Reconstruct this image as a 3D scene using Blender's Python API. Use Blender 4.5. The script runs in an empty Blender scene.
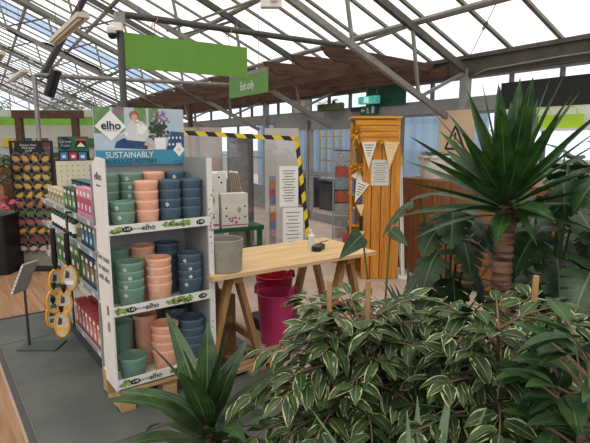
import bpy, math, random
from math import sin, cos, pi, radians, tan, sqrt
from mathutils import Vector, Matrix
SC = bpy.context.scene
COL = SC.collection
rng = random.Random(7)
B = radians(4.9)                      # the building is turned a little against the display
U = Vector((sin(B), cos(B), 0)); V = Vector((cos(B), -sin(B), 0))
FACE = radians(-36.5)

def uvp(v, u, z): return U * u + V * v + Vector((0, 0, z))
def lin(c):
    return tuple(((x / 255) / 12.92 if x <= 10 else (((x / 255) + .055) / 1.055) ** 2.4) for x in c)

# ---------------------------------------------------------------- materials
MATS = {}
def pm(name, c, rough=.6, var=.12, scale=9, stretch=(1, 1, 1), bump=0, metal=0, c2=None, spec=.4, emit=0, trans=0, coat=0):
    if name in MATS: return MATS[name]
    m = bpy.data.materials.new(name); m.use_nodes = True
    nt = m.node_tree; N = nt.nodes; L = nt.links
    b = N['Principled BSDF']
    a = lin(c); d = lin(c2) if c2 else tuple(x * (1 - var) for x in a)
    tc = N.new('ShaderNodeTexCoord'); mp = N.new('ShaderNodeMapping'); mp.inputs['Scale'].default_value = stretch
    nz = N.new('ShaderNodeTexNoise'); nz.inputs['Scale'].default_value = scale; nz.inputs['Detail'].default_value = 5
    cr = N.new('ShaderNodeValToRGB')
    cr.color_ramp.elements[0].position = .35; cr.color_ramp.elements[1].position = .65
    cr.color_ramp.elements[0].color = (*d, 1); cr.color_ramp.elements[1].color = (*a, 1)
    L.new(tc.outputs['Object'], mp.inputs[0]); L.new(mp.outputs[0], nz.inputs['Vector'])
    L.new(nz.outputs['Fac'], cr.inputs[0]); L.new(cr.outputs[0], b.inputs['Base Color'])
    b.inputs['Roughness'].default_value = rough; b.inputs['Metallic'].default_value = metal
    b.inputs['Specular IOR Level'].default_value = spec
    if coat: b.inputs['Coat Weight'].default_value = coat
    if bump:
        bp = N.new('ShaderNodeBump'); bp.inputs['Strength'].default_value = bump; bp.inputs['Distance'].default_value = .01
        L.new(nz.outputs['Fac'], bp.inputs['Height']); L.new(bp.outputs[0], b.inputs['Normal'])
    if emit:
        L.new(cr.outputs[0], b.inputs['Emission Color']); b.inputs['Emission Strength'].default_value = emit
    MATS[name] = m
    return m

def glass(name, tint=(1, 1, 1), gloss=.06):
    m = bpy.data.materials.new(name); m.use_nodes = True
    nt = m.node_tree; N = nt.nodes; L = nt.links
    N.remove(N['Principled BSDF']); o = N['Material Output']
    t = N.new('ShaderNodeBsdfTransparent'); g = N.new('ShaderNodeBsdfGlossy'); mx = N.new('ShaderNodeMixShader')
    t.inputs[0].default_value = (*tint, 1); g.inputs['Roughness'].default_value = .03
    mx.inputs[0].default_value = gloss
    L.new(t.outputs[0], mx.inputs[1]); L.new(g.outputs[0], mx.inputs[2]); L.new(mx.outputs[0], o.inputs[0])
    return m

def leafmat(name, c, c2, margin=None, thr=.62, rough=.38, stripes=0, transl=.18, spec=.5):
    m = bpy.data.materials.new(name); m.use_nodes = True
    nt = m.node_tree; N = nt.nodes; L = nt.links
    b = N['Principled BSDF']; o = N['Material Output']
    uv = N.new('ShaderNodeUVMap'); sp = N.new('ShaderNodeSeparateXYZ'); L.new(uv.outputs[0], sp.inputs[0])
    tc = N.new('ShaderNodeTexCoord')
    nz = N.new('ShaderNodeTexNoise'); nz.inputs['Scale'].default_value = 14; L.new(tc.outputs['Object'], nz.inputs['Vector'])
    cr = N.new('ShaderNodeValToRGB'); cr.color_ramp.elements[0].position = .38; cr.color_ramp.elements[1].position = .62
    cr.color_ramp.elements[0].color = (*lin(c), 1); cr.color_ramp.elements[1].color = (*lin(c2), 1)
    L.new(nz.outputs['Fac'], cr.inputs[0]); col = cr.outputs[0]
    def mth(op, a, bb=None):
        n = N.new('ShaderNodeMath'); n.operation = op
        for i, x in enumerate((a, bb)):
            if x is None: continue
            if isinstance(x, (int, float)): n.inputs[i].default_value = x
            else: L.new(x, n.inputs[i])
        return n.outputs[0]
    d = mth('ABSOLUTE', mth('SUBTRACT', sp.outputs[0], .5)); d = mth('MULTIPLY', d, 2)
    def mixc(f, a, bcol):
        n = N.new('ShaderNodeMix'); n.data_type = 'RGBA'
        L.new(f, n.inputs[0]); L.new(a, n.inputs[6]); n.inputs[7].default_value = (*lin(bcol), 1)
        return n.outputs[2]
    vein = mth('LESS_THAN', d, .05)
    col = mixc(mth('MULTIPLY', vein, .5), col, margin or (120, 150, 95))
    if stripes:
        w = mth('SINE', mth('MULTIPLY', sp.outputs[0], stripes))
        col = mixc(mth('MULTIPLY', mth('GREATER_THAN', w, .75), .35), col, (105, 135, 95))
    if margin:
        n2 = N.new('ShaderNodeTexNoise'); n2.inputs['Scale'].default_value = 38; n2.inputs['Detail'].default_value = 2
        L.new(tc.outputs['Object'], n2.inputs['Vector'])
        e = mth('ADD', d, mth('MULTIPLY', mth('SUBTRACT', n2.outputs['Fac'], .5), 1.1))
        n3 = N.new('ShaderNodeTexNoise'); n3.inputs['Scale'].default_value = 9; L.new(tc.outputs['Object'], n3.inputs['Vector'])
        e = mth('ADD', e, mth('MULTIPLY', mth('SUBTRACT', n3.outputs['Fac'], .5), .9))
        col = mixc(mth('GREATER_THAN', e, thr), col, margin)
    L.new(col, b.inputs['Base Color']); b.inputs['Roughness'].default_value = rough
    b.inputs['Specular IOR Level'].default_value = spec
    tr = N.new('ShaderNodeBsdfTranslucent'); L.new(col, tr.inputs[0])
    mx = N.new('ShaderNodeMixShader'); mx.inputs[0].default_value = transl
    L.new(b.outputs[0], mx.inputs[1]); L.new(tr.outputs[0], mx.inputs[2]); L.new(mx.outputs[0], o.inputs[0])
    return m

def woodmat(name, c, c2, axis='X', rough=.6, plank=0, scale=3.):
    m = bpy.data.materials.new(name); m.use_nodes = True
    nt = m.node_tree; N = nt.nodes; L = nt.links; b = N['Principled BSDF']
    tc = N.new('ShaderNodeTexCoord'); mp = N.new('ShaderNodeMapping'); s = [14, 14, 14]; s['XYZ'.index(axis)] = .9
    mp.inputs['Scale'].default_value = s
    nz = N.new('ShaderNodeTexNoise'); nz.inputs['Scale'].default_value = scale; nz.inputs['Detail'].default_value = 7
    nz.inputs['Distortion'].default_value = .8
    cr = N.new('ShaderNodeValToRGB'); cr.color_ramp.elements[0].position = .32; cr.color_ramp.elements[1].position = .68
    cr.color_ramp.elements[0].color = (*lin(c2), 1); cr.color_ramp.elements[1].color = (*lin(c), 1)
    L.new(tc.outputs['Object'], mp.inputs[0]); L.new(mp.outputs[0], nz.inputs['Vector']); L.new(nz.outputs['Fac'], cr.inputs[0])
    L.new(cr.outputs[0], b.inputs['Base Color']); b.inputs['Roughness'].default_value = rough
    b.inputs['Specular IOR Level'].default_value = .3
    MATS[name] = m
    return m

white = pm('white_paint', (225, 223, 216), .5, .05)
cardwhite = pm('white_card', (222, 218, 214), .6, .05)
greyin = pm('grey_card', (150, 152, 152), .7, .06)
steel = pm('galvanised_steel', (140, 138, 132), .5, .25, 14, metal=.3)
steeldark = pm('weathered_steel', (92, 88, 82), .6, .3, 10)
barmat = pm('glazing_bar_metal', (132, 130, 124), .55, .3, 6)
greyframe = pm('grey_frame', (142, 143, 142), .55, .1)
gutter = pm('gutter_metal', (88, 82, 76), .6, .3, 5)
black = pm('black_plastic', (22, 22, 23), .45, .2)
blacksoft = pm('charcoal_board', (34, 34, 36), .75, .2)
roofglass = glass('roof_glass', (.96, .95, .92), .04)
clear = glass('clear_glass', (.93, .95, .95), .07)
perspex = glass('perspex', (.90, .91, .93), .09)
blueglass = glass('clear_blue_glass', (.45, .55, .72), .05)
pine = woodmat('pine', (218, 186, 142), (190, 154, 110), 'X')
pinez = woodmat('pine_upright', (172, 132, 88), (140, 100, 62), 'Z')
palletw = woodmat('pallet_wood', (190, 160, 118), (156, 124, 86), 'X')
shedw = woodmat('orange_stained_pine', (210, 142, 56), (172, 104, 34), 'Z')
shedh = woodmat('orange_stained_pine_across', (222, 158, 60), (188, 120, 36), 'X')
fencez = woodmat('brown_fence_board', (146, 96, 58), (104, 62, 36), 'Z')
fencey = woodmat('brown_fence_board_across', (140, 98, 62), (104, 68, 42), 'Y')
perg = woodmat('dark_pergola_timber', (98, 74, 60), (64, 48, 38), 'X', .8)
pergy = woodmat('dark_pergola_beam', (98, 72, 56), (64, 46, 36), 'Y', .8)
floorw = woodmat('wood_floor', (170, 130, 100), (132, 96, 70), 'Y', .6, scale=1.6)
stonef = pm('grey_slab', (94, 97, 93), .5, .3, 2.6, c2=(74, 77, 75), bump=.1, spec=.5)
concf = pm('pinkish_concrete', (186, 164, 150), .55, .2, 2.5)
G = pm('green_sign', (96, 142, 48), .55, .05)
SAGE = pm('sage_plastic', (116, 150, 134), .45, .08, 20)
PEACH = pm('peach_plastic', (238, 178, 150), .45, .08, 20)
SLATE = pm('slate_blue_plastic', (76, 98, 114), .45, .1, 20)
stick = pm('sticker_white', (232, 232, 228), .5, .04)
ink = pm('ink', (30, 32, 34), .6, .05)
inkgrey = pm('ink_grey', (110, 110, 108), .6, .05)

# ---------------------------------------------------------------- mesh builder
class MB:
    def __init__(s): s.v = []; s.f = []; s.m = []; s.uv = []
    def face(s, idx, mi=0, uv=None): s.f.append(tuple(idx)); s.m.append(mi); s.uv.append(uv)
    def add(s, pts, faces, mi=0, uvs=None):
        o = len(s.v); s.v += [tuple(p) for p in pts]
        for k, f in enumerate(faces): s.face([i + o for i in f], mi, uvs[k] if uvs else None)
        return s
    def box(s, c, d, rz=0, mi=0, rx=0, ry=0, bev=0):
        R = Matrix.Rotation(rz, 3, 'Z') @ Matrix.Rotation(ry, 3, 'Y') @ Matrix.Rotation(rx, 3, 'X')
        x, y, z = (k / 2 for k in d); c = Vector(c)
        if bev:
            b = min(bev, x * .8, y * .8); poly = [(-x + b, -y), (x - b, -y), (x, -y + b), (x, y - b), (x - b, y), (-x + b, y), (-x, y - b), (-x, -y + b)]
        else: poly = [(-x, -y), (x, -y), (x, y), (-x, y)]
        n = len(poly)
        pts = [c + R @ Vector((p[0], p[1], -z)) for p in poly] + [c + R @ Vector((p[0], p[1], z)) for p in poly]
        fs = [tuple(range(n))[::-1], tuple(range(n, 2 * n))] + [(i, (i + 1) % n, n + (i + 1) % n, n + i) for i in range(n)]
        return s.add(pts, fs, mi)
    def bar(s, a, b, w, h, mi=0, up=(0, 0, 1)):
        a = Vector(a); b = Vector(b); d = (b - a).normalized(); up = Vector(up)
        if abs(d.dot(up)) > .98: up = Vector((0, 1, 0))
        x = d.cross(up).normalized(); z = x.cross(d)
        pts = []
        for p in (a, b):
            for sx, sz in ((-1, -1), (1, -1), (1, 1), (-1, 1)): pts.append(p + x * sx * w / 2 + z * sz * h / 2)
        return s.add(pts, [(0, 1, 2, 3), (7, 6, 5, 4), (0, 4, 5, 1), (1, 5, 6, 2), (2, 6, 7, 3), (3, 7, 4, 0)], mi)
    def tube(s, path, r, n=8, mi=0, cap=True):
        path = [Vector(p) for p in path]; rs = r if isinstance(r, (list, tuple)) else [r] * len(path)
        o = len(s.v); prev = None
        for i, p in enumerate(path):
            d = (path[min(i + 1, len(path) - 1)] - path[max(i - 1, 0)]).normalized()
            ref = Vector((0, 0, 1)) if abs(d.z) < .95 else Vector((1, 0, 0))
            x = d.cross(ref).normalized() if prev is None else (prev - d * prev.dot(d)).normalized(); prev = x
            y = d.cross(x)
            for k in range(n):
                a = 2 * pi * k / n; s.v.append(tuple(p + (x * cos(a) + y * sin(a)) * rs[i]))
        for i in range(len(path) - 1):
            for k in range(n):
                s.face((o + i * n + k, o + i * n + (k + 1) % n, o + (i + 1) * n + (k + 1) % n, o + (i + 1) * n + k), mi)
        if cap:
            s.face(tuple(range(o, o + n))[::-1], mi); s.face(tuple(range(o + (len(path) - 1) * n, o + len(path) * n)), mi)
        return s
    def lathe(s, prof, n=28, c=(0, 0, 0), mi=0, sx=1, sy=1):
        o = len(s.v)
        for r, z in prof:
            for k in range(n):
                a = 2 * pi * k / n; s.v.append((c[0] + r * cos(a) * sx, c[1] + r * sin(a) * sy, c[2] + z))
        for i in range(len(prof) - 1):
            for k in range(n):
                s.face((o + i * n + k, o + i * n + (k + 1) % n, o + (i + 1) * n + (k + 1) % n, o + (i + 1) * n + k), mi)
        s.face(tuple(range(o, o + n))[::-1], mi)
        s.face(tuple(range(o + (len(prof) - 1) * n, o + len(prof) * n)), mi)
        return s
    def prism(s, poly, y0, y1, mi=0):            # polygon in XZ, thickness along Y
        n = len(poly)
        pts = [(x, y0, z) for x, z in poly] + [(x, y1, z) for x, z in poly]
        return s.add(pts, [tuple(range(n)), tuple(range(n, 2 * n))[::-1]] + [(i, n + i, n + (i + 1) % n, (i + 1) % n) for i in range(n)], mi)
    def leaf(s, base, d, L, W, droop=.5, fold=.25, shape='oval', ns=6, mi=0, roll=0, nc=2):
        d = Vector(d).normalized(); p = Vector(base)
        side = d.cross(Vector((0, 0, 1)))
        side = side.normalized() if side.length > .05 else Vector((rng.uniform(-1, 1), rng.uniform(-1, 1), 0)).normalized()
        if roll: side = Matrix.Rotation(roll, 3, d) @ side
        o = len(s.v); cols = 2 * nc + 1
        for i in range(ns + 1):
            t = i / ns
            if shape == 'oval': w = (sin(pi * min(1, t * .97 + .03) ** .8) ** .8) * (1 - .25 * t)
            elif shape == 'sword': w = min(1, .45 + t * 2.2) * (1 - t ** 2.6) ** .9
            elif shape == 'strap': w = min(1, .35 + t * 1.9) * (1 - max(0, t - .35) / .65 * .98) ** .75
            elif shape == 'heart': w = (1 - t ** 1.6) * min(1, .75 + t * 3)
            w = max(w, .02) * W / 2
            nrm = side.cross(d)
            for k in range(-nc, nc + 1):
                q = k / nc
                s.v.append(tuple(p + side * q * w + nrm * abs(q) * w * fold))
            p = p + d * (L / ns)
            ax = side; dd = Vector((0, 0, -1)); horiz = d - d.project(ax)
            ang = droop / ns
            if d.z > -.97:
                d = (d + (dd - d * dd.dot(d)) * ang).normalized()
                side = (side - d * side.dot(d)).normalized()
        for i in range(ns):
            for k in range(cols - 1):
                a = o + i * cols + k
                u0, u1, v0, v1 = k / (cols - 1), (k + 1) / (cols - 1), i / ns, (i + 1) / ns
                s.face((a, a + 1, a + cols + 1, a + cols), mi, [(u0, v0), (u1, v0), (u1, v1), (u0, v1)])
        return s
    def monstera(s, base, d, L, W, droop=.6, nl=6, roll=0, mi=0, fold=.18):
        d = Vector(d).normalized(); p = Vector(base)
        side = d.cross(Vector((0, 0, 1))).normalized()
        if roll: side = Matrix.Rotation(roll, 3, d) @ side
        ns = nl * 3; P = []
        for i in range(ns + 1):
            P.append((p.copy(), d.copy(), side.copy())); p = p + d * (L / ns)
            dd = Vector((0, 0, -1))
            d = (d + (dd - d * dd.dot(d)) * (droop / ns)).normalized(); side = (side - d * side.dot(d)).normalized()
        def at(t, q):
            t = max(-.18, min(1.0, t)); x = max(0, t) * ns; i = min(ns - 1, int(x)); f = x - i
            a, b = P[i], P[i + 1]; c = a[0].lerp(b[0], f)
            if t < 0: c = c + a[1] * t * L
            dr = a[1]; sd = a[2]; nr = sd.cross(dr)
            tt = max(0, t); wid = (1 - tt ** 2.0) ** .75 * (.82 + .5 * tt * (1 - tt)) * W / 2
            return c + sd * q * wid + nr * abs(q) * wid * fold - nr * (q * q) * wid * .25
        for sg in (-1, 1):
            for i in range(nl):
                t0, t1 = i / nl, (i + 1) / nl; pts = []; rows = 4
                for r_ in range(rows + 1):
                    q = r_ / rows
                    shrink = 0 if q < .4 else (q - .4) / .6 * .3
                    sh = q * .10 - (.16 * q if i == 0 else 0)
                    a = t0 + (t1 - t0) * shrink * .5 + sh; b = t1 - (t1 - t0) * shrink * .5 + sh
                    if q < .3 or i == nl - 1: b = min(1, t1 + sh)
                    m_ = (a + b) / 2
                    qq = q * (1 if r_ < rows else .97)
                    pts += [at(a, sg * qq), at(m_, sg * (qq + (.05 if r_ == rows else 0))), at(b, sg * qq)]
                fs = []; uvs = []
                for r_ in range(rows):
                    for k in range(2):
                        a = r_ * 3 + k; fs.append((a, a + 1, a + 4, a + 3))
                        q0, q1 = .5 + sg * r_ / rows / 2, .5 + sg * (r_ + 1) / rows / 2
                        uvs.append([(q0, t0), (q0, t1), (q1, t1), (q1, t0)])
                s.add(pts, fs, mi, uvs)
        return s
    def obj(s, name, mats, parent=None, smooth=False, loc=None, rotz=0, kind=None):
        me = bpy.data.meshes.new(name); me.from_pydata(s.v, [], s.f)
        for m in (mats if isinstance(mats, (list, tuple)) else [mats]): me.materials.append(m)
        me.polygons.foreach_set('material_index', s.m)
        if smooth: me.polygons.foreach_set('use_smooth', [True] * len(s.f))
        if any(u for u in s.uv):
            ul = me.uv_layers.new(name='UVMap')
            for p, u in zip(me.polygons, s.uv):
                if u:
                    for li, c in zip(p.loop_indices, u): ul.data[li].uv = c
        me.update()
        if smooth:
            try: me.set_sharp_from_angle(angle=radians(40))
            except Exception: pass
        o = bpy.data.objects.new(name, me); COL.objects.link(o)
        if parent: o.parent = parent
        if loc: o.location = loc
        if rotz: o.rotation_euler.z = rotz
        if kind: o['kind'] = kind
        return o

def tag(o, label, cat, group=None):
    o['label'] = label; o['category'] = cat
    if group: o['group'] = group
    return o
def thing(name, label, cat, loc=(0, 0, 0), rotz=0, group=None):
    o = bpy.data.objects.new(name, None); COL.objects.link(o); o.empty_display_size = .1
    o.location = loc; o.rotation_euler.z = rotz
    return tag(o, label, cat, group)
def dup(root, label, loc=None, rotz=None):
    r = root.copy(); COL.objects.link(r); r['label'] = label
    if loc is not None: r.location = loc
    if rotz is not None: r.rotation_euler.z = rotz
    for ch in list(root.children):
        c = ch.copy(); COL.objects.link(c); c.parent = r
        for g in ch.children:
            d = g.copy(); COL.objects.link(d); d.parent = c
    return r
def struct(mb, name, mats, rot=True, parent=None, smooth=False):
    o = mb.obj(name, mats, parent, smooth)
    if parent is None:
        o['kind'] = 'structure'
        if rot: o.rotation_euler.z = -B        # local x = across (v), local y = along (u)
    return o
def text(body, size, mat, parent, name, loc, rot=(pi / 2, 0, 0), align='CENTER', ext=.0006, sx=1, shear=0, bold=0):
    cu = bpy.data.curves.new(name, 'FONT'); cu.body = body; cu.size = size; cu.align_x = align; cu.align_y = 'CENTER'
    cu.extrude = ext; cu.shear = shear; cu.offset = bold
    t = bpy.data.objects.new(name, cu); COL.objects.link(t)
    dg = bpy.context.evaluated_depsgraph_get()
    me = bpy.data.meshes.new_from_object(t.evaluated_get(dg)); COL.objects.unlink(t); bpy.data.objects.remove(t)
    me.materials.clear(); me.materials.append(mat)
    o = bpy.data.objects.new(name, me); COL.objects.link(o); o.parent = parent
    o.location = loc; o.rotation_euler = rot; o.scale.x = sx
    return o
ORD = ['bottom', 'second', 'third', 'fourth', 'fifth', 'sixth', 'seventh', 'eighth', 'ninth', 'tenth', 'eleventh', 'twelfth']
NTH = ['first'] + ORD[1:]

# ================================================================ CAMERA, WORLD
cam = bpy.data.cameras.new('camera'); co = bpy.data.objects.new('camera', cam); COL.objects.link(co)
cam.sensor_width = 36; cam.lens = 500 / 590 * 36; cam.clip_start = .05; cam.clip_end = 200
co.location = (0, 0, 1.6); co.rotation_euler = (radians(90 - 9.2), 0, FACE); SC.camera = co
w = bpy.data.worlds.new('World'); SC.world = w; w.use_nodes = True
nt = w.node_tree; bg = nt.nodes['Background']
tc = nt.nodes.new('ShaderNodeTexCoord'); sp = nt.nodes.new('ShaderNodeSeparateXYZ'); rp = nt.nodes.new('ShaderNodeValToRGB')
nt.links.new(tc.outputs['Generated'], sp.inputs[0]); nt.links.new(sp.outputs[2], rp.inputs[0]); nt.links.new(rp.outputs[0], bg.inputs[0])
rp.color_ramp.elements[0].color = (.80, .88, 1, 1); rp.color_ramp.elements[0].position = .0
rp.color_ramp.elements[1].color = (1, .985, .95, 1); rp.color_ramp.elements[1].position = .35
bg.inputs[1].default_value = 1.55
sun = bpy.data.lights.new('sun', 'SUN'); sun.energy = .9; sun.angle = radians(25); sun.color = (1, .95, .86)
so = bpy.data.objects.new('sun', sun); COL.objects.link(so); so.rotation_euler = Vector((.35, .62, -1.0)).to_track_quat('-Z', 'Y').to_euler()
SC.view_settings.view_transform = 'Standard'; SC.view_settings.look = 'None'; SC.view_settings.gamma = 1
SC.view_settings.exposure = 0.0
SC.view_settings.use_curve_mapping = False
SC.cycles.transparent_max_bounces = 24; SC.cycles.max_bounces = 8
SC.cycles.use_denoising = True
SC.cycles.caustics_reflective = False; SC.cycles.caustics_refractive = False

# ================================================================ BUILDING
WV = 5.7; GZ = 2.72; SL = tan(radians(24)); RV = -1.5; RZ = GZ + (WV - RV) * SL; LV = -8.7; U0 = -5; U1 = 36
roofz = lambda v: GZ + (WV - v) * SL if v >= RV else RZ - (RV - v) * SL

# floor: one object, parts of it wood, slab, concrete, painted shade under the plants
fl = MB()
def rect(x0, x1, y0, y1, z, mi): fl.add([(x0, y0, z), (x1, y0, z), (x1, y1, z), (x0, y1, z)], [(0, 1, 2, 3)], mi)
rect(-14, 13, -8, 40, -.004, 2)
rect(.36, 1.95, .2, 5.05, 0, 1); rect(1.05, 4.6, -2, 1.95, .002, 4)  # second patch is shade under the plant bed, painted as dark floor colour
rect(-6, .30, -3, 5.05, 0, 0); rect(-6, 2.6, 5.05, 12, 0, 0)
fl.box((.335, 1.1, .003), (.036, 7.9, .012), mi=3); fl.box((1.2, 5.06, .003), (1.7, .03, .008), mi=3)
fl.box((1.15, 4.40, .0005), (1.6, .008, .003), mi=3)
fl.box((1.15, 2.55, .0005), (1.6, .008, .003), mi=3)
f_o = struct(fl, 'floor', [floorw, stonef, concf, pm('dark_metal_strip', (70, 70, 70), .5, .2), pm('painted_bed_shade', (34, 34, 32), .8, .2)], rot=False)
# outside ground
struct(MB().box((0, 15, -.08), (90, 110, .1)), 'ground', pm('tarmac', (120, 120, 118), .8, .2, 3), rot=False)

# glazed roof
c = MB().add([(RV, U0, RZ), (WV, U0, GZ), (WV, U1, GZ), (RV, U1, RZ)], [(0, 1, 2, 3)])
c.add([(RV, U0, RZ), (RV, U1, RZ), (LV, U1, roofz(LV)), (LV, U0, roofz(LV))], [(0, 1, 2, 3)])
ceil = struct(c, 'ceiling', roofglass)
s_ = MB().add([(RV, 14.60, RZ - .008), (WV, 14.60, GZ - .008), (WV, 15.85, GZ - .008), (RV, 15.85, RZ - .008)], [(0, 1, 2, 3)])
struct(s_, 'blue_pane', blueglass, parent=ceil)
k = 0; u = 1.465 - .655 * 6
while u < U1:
    if u > U0:
        struct(MB().bar((RV, u, RZ - .02), (WV, u, GZ - .02), .048, .034), 'glazing_bar', barmat, parent=ceil)
    u += .655
lb = MB()
for i in range(20): lb.bar((RV, U0 + i * 2.1, RZ - .03), (LV, U0 + i * 2.1, roofz(LV) - .03), .055, .07)
struct(lb, 'glazing_bars_far_slope', barmat, parent=ceil)['kind'] = 'stuff'
struct(MB().box((RV, (U0 + U1) / 2, RZ - .05), (.12, U1 - U0, .14)), 'trim_1', steeldark)
# gutter above the right wall
g = MB().box((WV, (U0 + U1) / 2, 2.60), (.16, U1 - U0, .24)).box((WV - .1, (U0 + U1) / 2, 2.70), (.05, U1 - U0, .05)).box((WV - .03, (U0 + U1) / 2, 2.475), (.10, U1 - U0, .03))
struct(g, 'trim_2', gutter)
struct(MB().tube([(WV - .1, 1.5, 2.53), (WV - .1, 3.4, 2.53), (WV - .1, 4.4, 2.50), (WV - .05, 4.7, 2.44)], .012), 'trim_3', steel, smooth=True)
# purlins
for i, v in enumerate((4.72, 3.52, 2.3, 1.1, -.2)):
    struct(MB().tube([(v, U0, roofz(v) - .10), (v, U1, roofz(v) - .10)], .042), 'roof_purlin', steel, smooth=True)
# trusses
def truss(u, ends):
    o = MB().bar((RV, u, RZ - .17), (WV - .05, u, GZ - .2), .07, .085).obj('roof_truss', steeldark); o.rotation_euler.z = -B; o['kind'] = 'structure'
    bz = lambda v: 3.06 - (v - 2.87) * .47
    MB().bar((RV, u, bz(RV)), (5.45, u, bz(5.45)), .065, .07).obj('bottom_chord', steel, o)
    vs = [-.6, .5, 1.5, 2.5, 3.55, 4.62]
    for i, v in enumerate(vs):
        MB().bar((v, u, roofz(v) - .2), (v + .15, u, bz(v + .15)), .035, .035).obj('web_post', steel, o)
        if i < len(vs) - 1:
            MB().bar((v + .15, u, bz(v + .15)), (vs[i + 1], u, roofz(vs[i + 1]) - .2), .03, .03).obj('web_brace', steeldark, o)
    MB().bar((4.8, u, bz(4.8)), (WV - .1, u, 2.5), .035, .04).obj('knee_brace', steel, o)
    if ends: MB().box((WV - .06, u, 1.28), (.11, .11, 2.56)).obj('column', greyframe, o)
    MB().tube([(1.5, u, bz(1.5)), (1.5, u + 3.0, roofz(1.5) - .2)], .018).obj('wind_brace', steel, o)
    MB().tube([(3.55, u, roofz(3.55) - .2), (2.5, u + 3.0, bz(2.5))], .018).obj('wind_brace', steel, o)
    MB().tube([(-.6, u, bz(-.6)), (.5, u + 3.0, roofz(.5) - .2)], .018).obj('wind_brace', steel, o)
for i, u in enumerate((4.75, 7.6, 10.45, 13.3, 16.6, 20, 24, 28, 32)): truss(u, i % 2 == 0)

# right wall: grey beam, clerestory, windows, doors
struct(MB().box((WV, (U0 + U1) / 2, 2.07), (.1, U1 - U0, .16)).box((WV, (U0 + 7.2) / 2, .25), (.1, 7.2 - U0, .5)).box((WV, (10.1 + U1) / 2, .25), (.1, U1 - 10.1, .5)), 'wall_right', greyframe)
nwin = 0
def window(u0, u1, z0, z1, fr=.035, mid=0):
    global nwin; nwin += 1
    m = MB()
    for uu in (u0, u1): m.box((WV, uu, (z0 + z1) / 2), (.06, fr, z1 - z0))
    m.box((WV, (u0 + u1) / 2, z0 + fr / 2), (.06, u1 - u0, fr)); m.box((WV, (u0 + u1) / 2, z1 - fr / 2), (.06, u1 - u0, fr))
    if mid: m.box((WV, (u0 + u1) / 2, mid), (.06, u1 - u0, fr))
    o = struct(m, 'window_%d' % nwin, greyframe)
    struct(MB().add([(WV, u0, z0), (WV, u1, z0), (WV, u1, z1), (WV, u0, z1)], [(0, 1, 2, 3)]), 'glass_pane', clear, parent=o)
u = 1.465
while u < 12:
    window(u, u + .655, 2.15, 2.46); u += .655
while u < 34: window(u, u + 1.31, 2.15, 2.46); u += 1.31
for a in range(5): window(1.2 + a * 1.2, 2.4 + a * 1.2, .5, 1.99)
for a in range(12): window(10.1 + a * 2, 12.1 + a * 2, .5, 1.99, mid=1.2)
def door(n, u0, u1):
    m = MB(); fr = .07
    for uu in (u0 + fr / 2, u1 - fr / 2): m.box((WV - .03, uu, .995), (.07, fr, 1.99))
    m.box((WV - .03, (u0 + u1) / 2, 1.9), (.07, u1 - u0, .19)); m.box((WV - .03, (u0 + u1) / 2, .08), (.07, u1 - u0, .16))
    m.box((WV - .03, (u0 + u1) / 2, .95), (.05, u1 - u0, .08))
    o = struct(m, 'door_%d' % n, greyframe)
    struct(MB().add([(WV - .03, u0, .1), (WV - .03, u1, .1), (WV - .03, u1, 1.9), (WV - .03, u0, 1.9)], [(0, 1, 2, 3)]), 'glass_pane', clear, parent=o)
    struct(MB().tube([(WV - .12, u0 + .14, .9), (WV - .12, u0 + .14, 1.2)], .012), 'door_handle', steel, parent=o)
door(1, 7.2, 8.62); door(2, 8.66, 10.08)
# far gable and the other walls
m = MB().box(((LV + WV) / 2, U1, .4), (WV - LV, .15, .8))
for i in range(15):
    v = LV + (WV - LV) * i / 14
    m.box((v, U1, roofz(v) / 2), (.07, .07, roofz(v)))
m.box(((LV + WV) / 2, U1, 2.5), (WV - LV, .07, .09))
m.bar((RV, U1, RZ), (WV, U1, GZ), .08, .12); m.bar((RV, U1, RZ), (LV, U1, roofz(LV)), .08, .12)
wb = struct(m, 'wall_back', greyframe)
struct(MB().add([(LV, U1, 0), (WV, U1, 0), (WV, U1, GZ), (RV, U1, RZ), (LV, U1, roofz(LV))], [(0, 1, 2, 3, 4)]), 'glass_pane', clear, parent=wb)
m = MB().box((LV, (U0 + U1) / 2, .5), (.15, U1 - U0, 1.0)).box((LV, (U0 + U1) / 2, 2.6), (.15, U1 - U0, .25))
for i in range(20): m.box((LV, U0 + i * 2.1, 1.4), (.08, .08, 2.7))
struct(m, 'wall_left', greyframe)
m = MB().box(((LV + WV) / 2, U0, .3), (WV - LV, .15, .6))
for i in range(8): m.box((LV + (WV - LV) * i / 7, U0, 1.4), (.08, .08, 2.8))
struct(m, 'wall_front', pm('cream_wall', (190, 184, 172), .7, .05))

# exterior seen through the glass
m = MB()
for i in range(56):
    uu = 6.4 + i * .17; m.box((8.2 + (.03 if i % 2 else 0), uu, 1.15), (.06, .171, 2.3))
o = struct(m, 'container', pm('pale_blue_steel', (158, 186, 214), .6, .1, 2)); o['kind'] = 'thing'
tag(o, 'pale blue corrugated metal shed wall outside the glass doors', 'shed')
tr = thing('garden_trellis', 'pale wooden lattice trellis outside behind the glass door', 'trellis', uvp(7.4, 10.35, 0), -B)
m = MB()
for i in range(4): m.box((0, -.45 + i * .3, 1.05), (.03, .035, 1.7))
m.obj('upright', palletw, tr); m = MB()
for i in range(4): m.box((.03, 0, .8 + i * .3), (.02, 1.0, .035))
m.obj('rail', palletw, tr)
for i in range(5):
    uu = 8.0 + i * .75
    t = thing('nursery_crate', 'dark stacked crate outside the doors, %s from the right' % NTH[i], 'crate', uvp(6.9, uu, -.03), -B, 'crates outside the doors')
    MB().box((0, 0, .33), (.5, .5, .66 + .1 * (i % 2)), bev=.03).obj('body', pm('dark_crate', (62, 66, 68), .7, .2), t)
    MB().box((0, 0, .74 + .05 * (i % 2)), (.54, .54, .04)).obj('rim', pm('grey_rim', (120, 124, 128), .6, .1), t)

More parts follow.
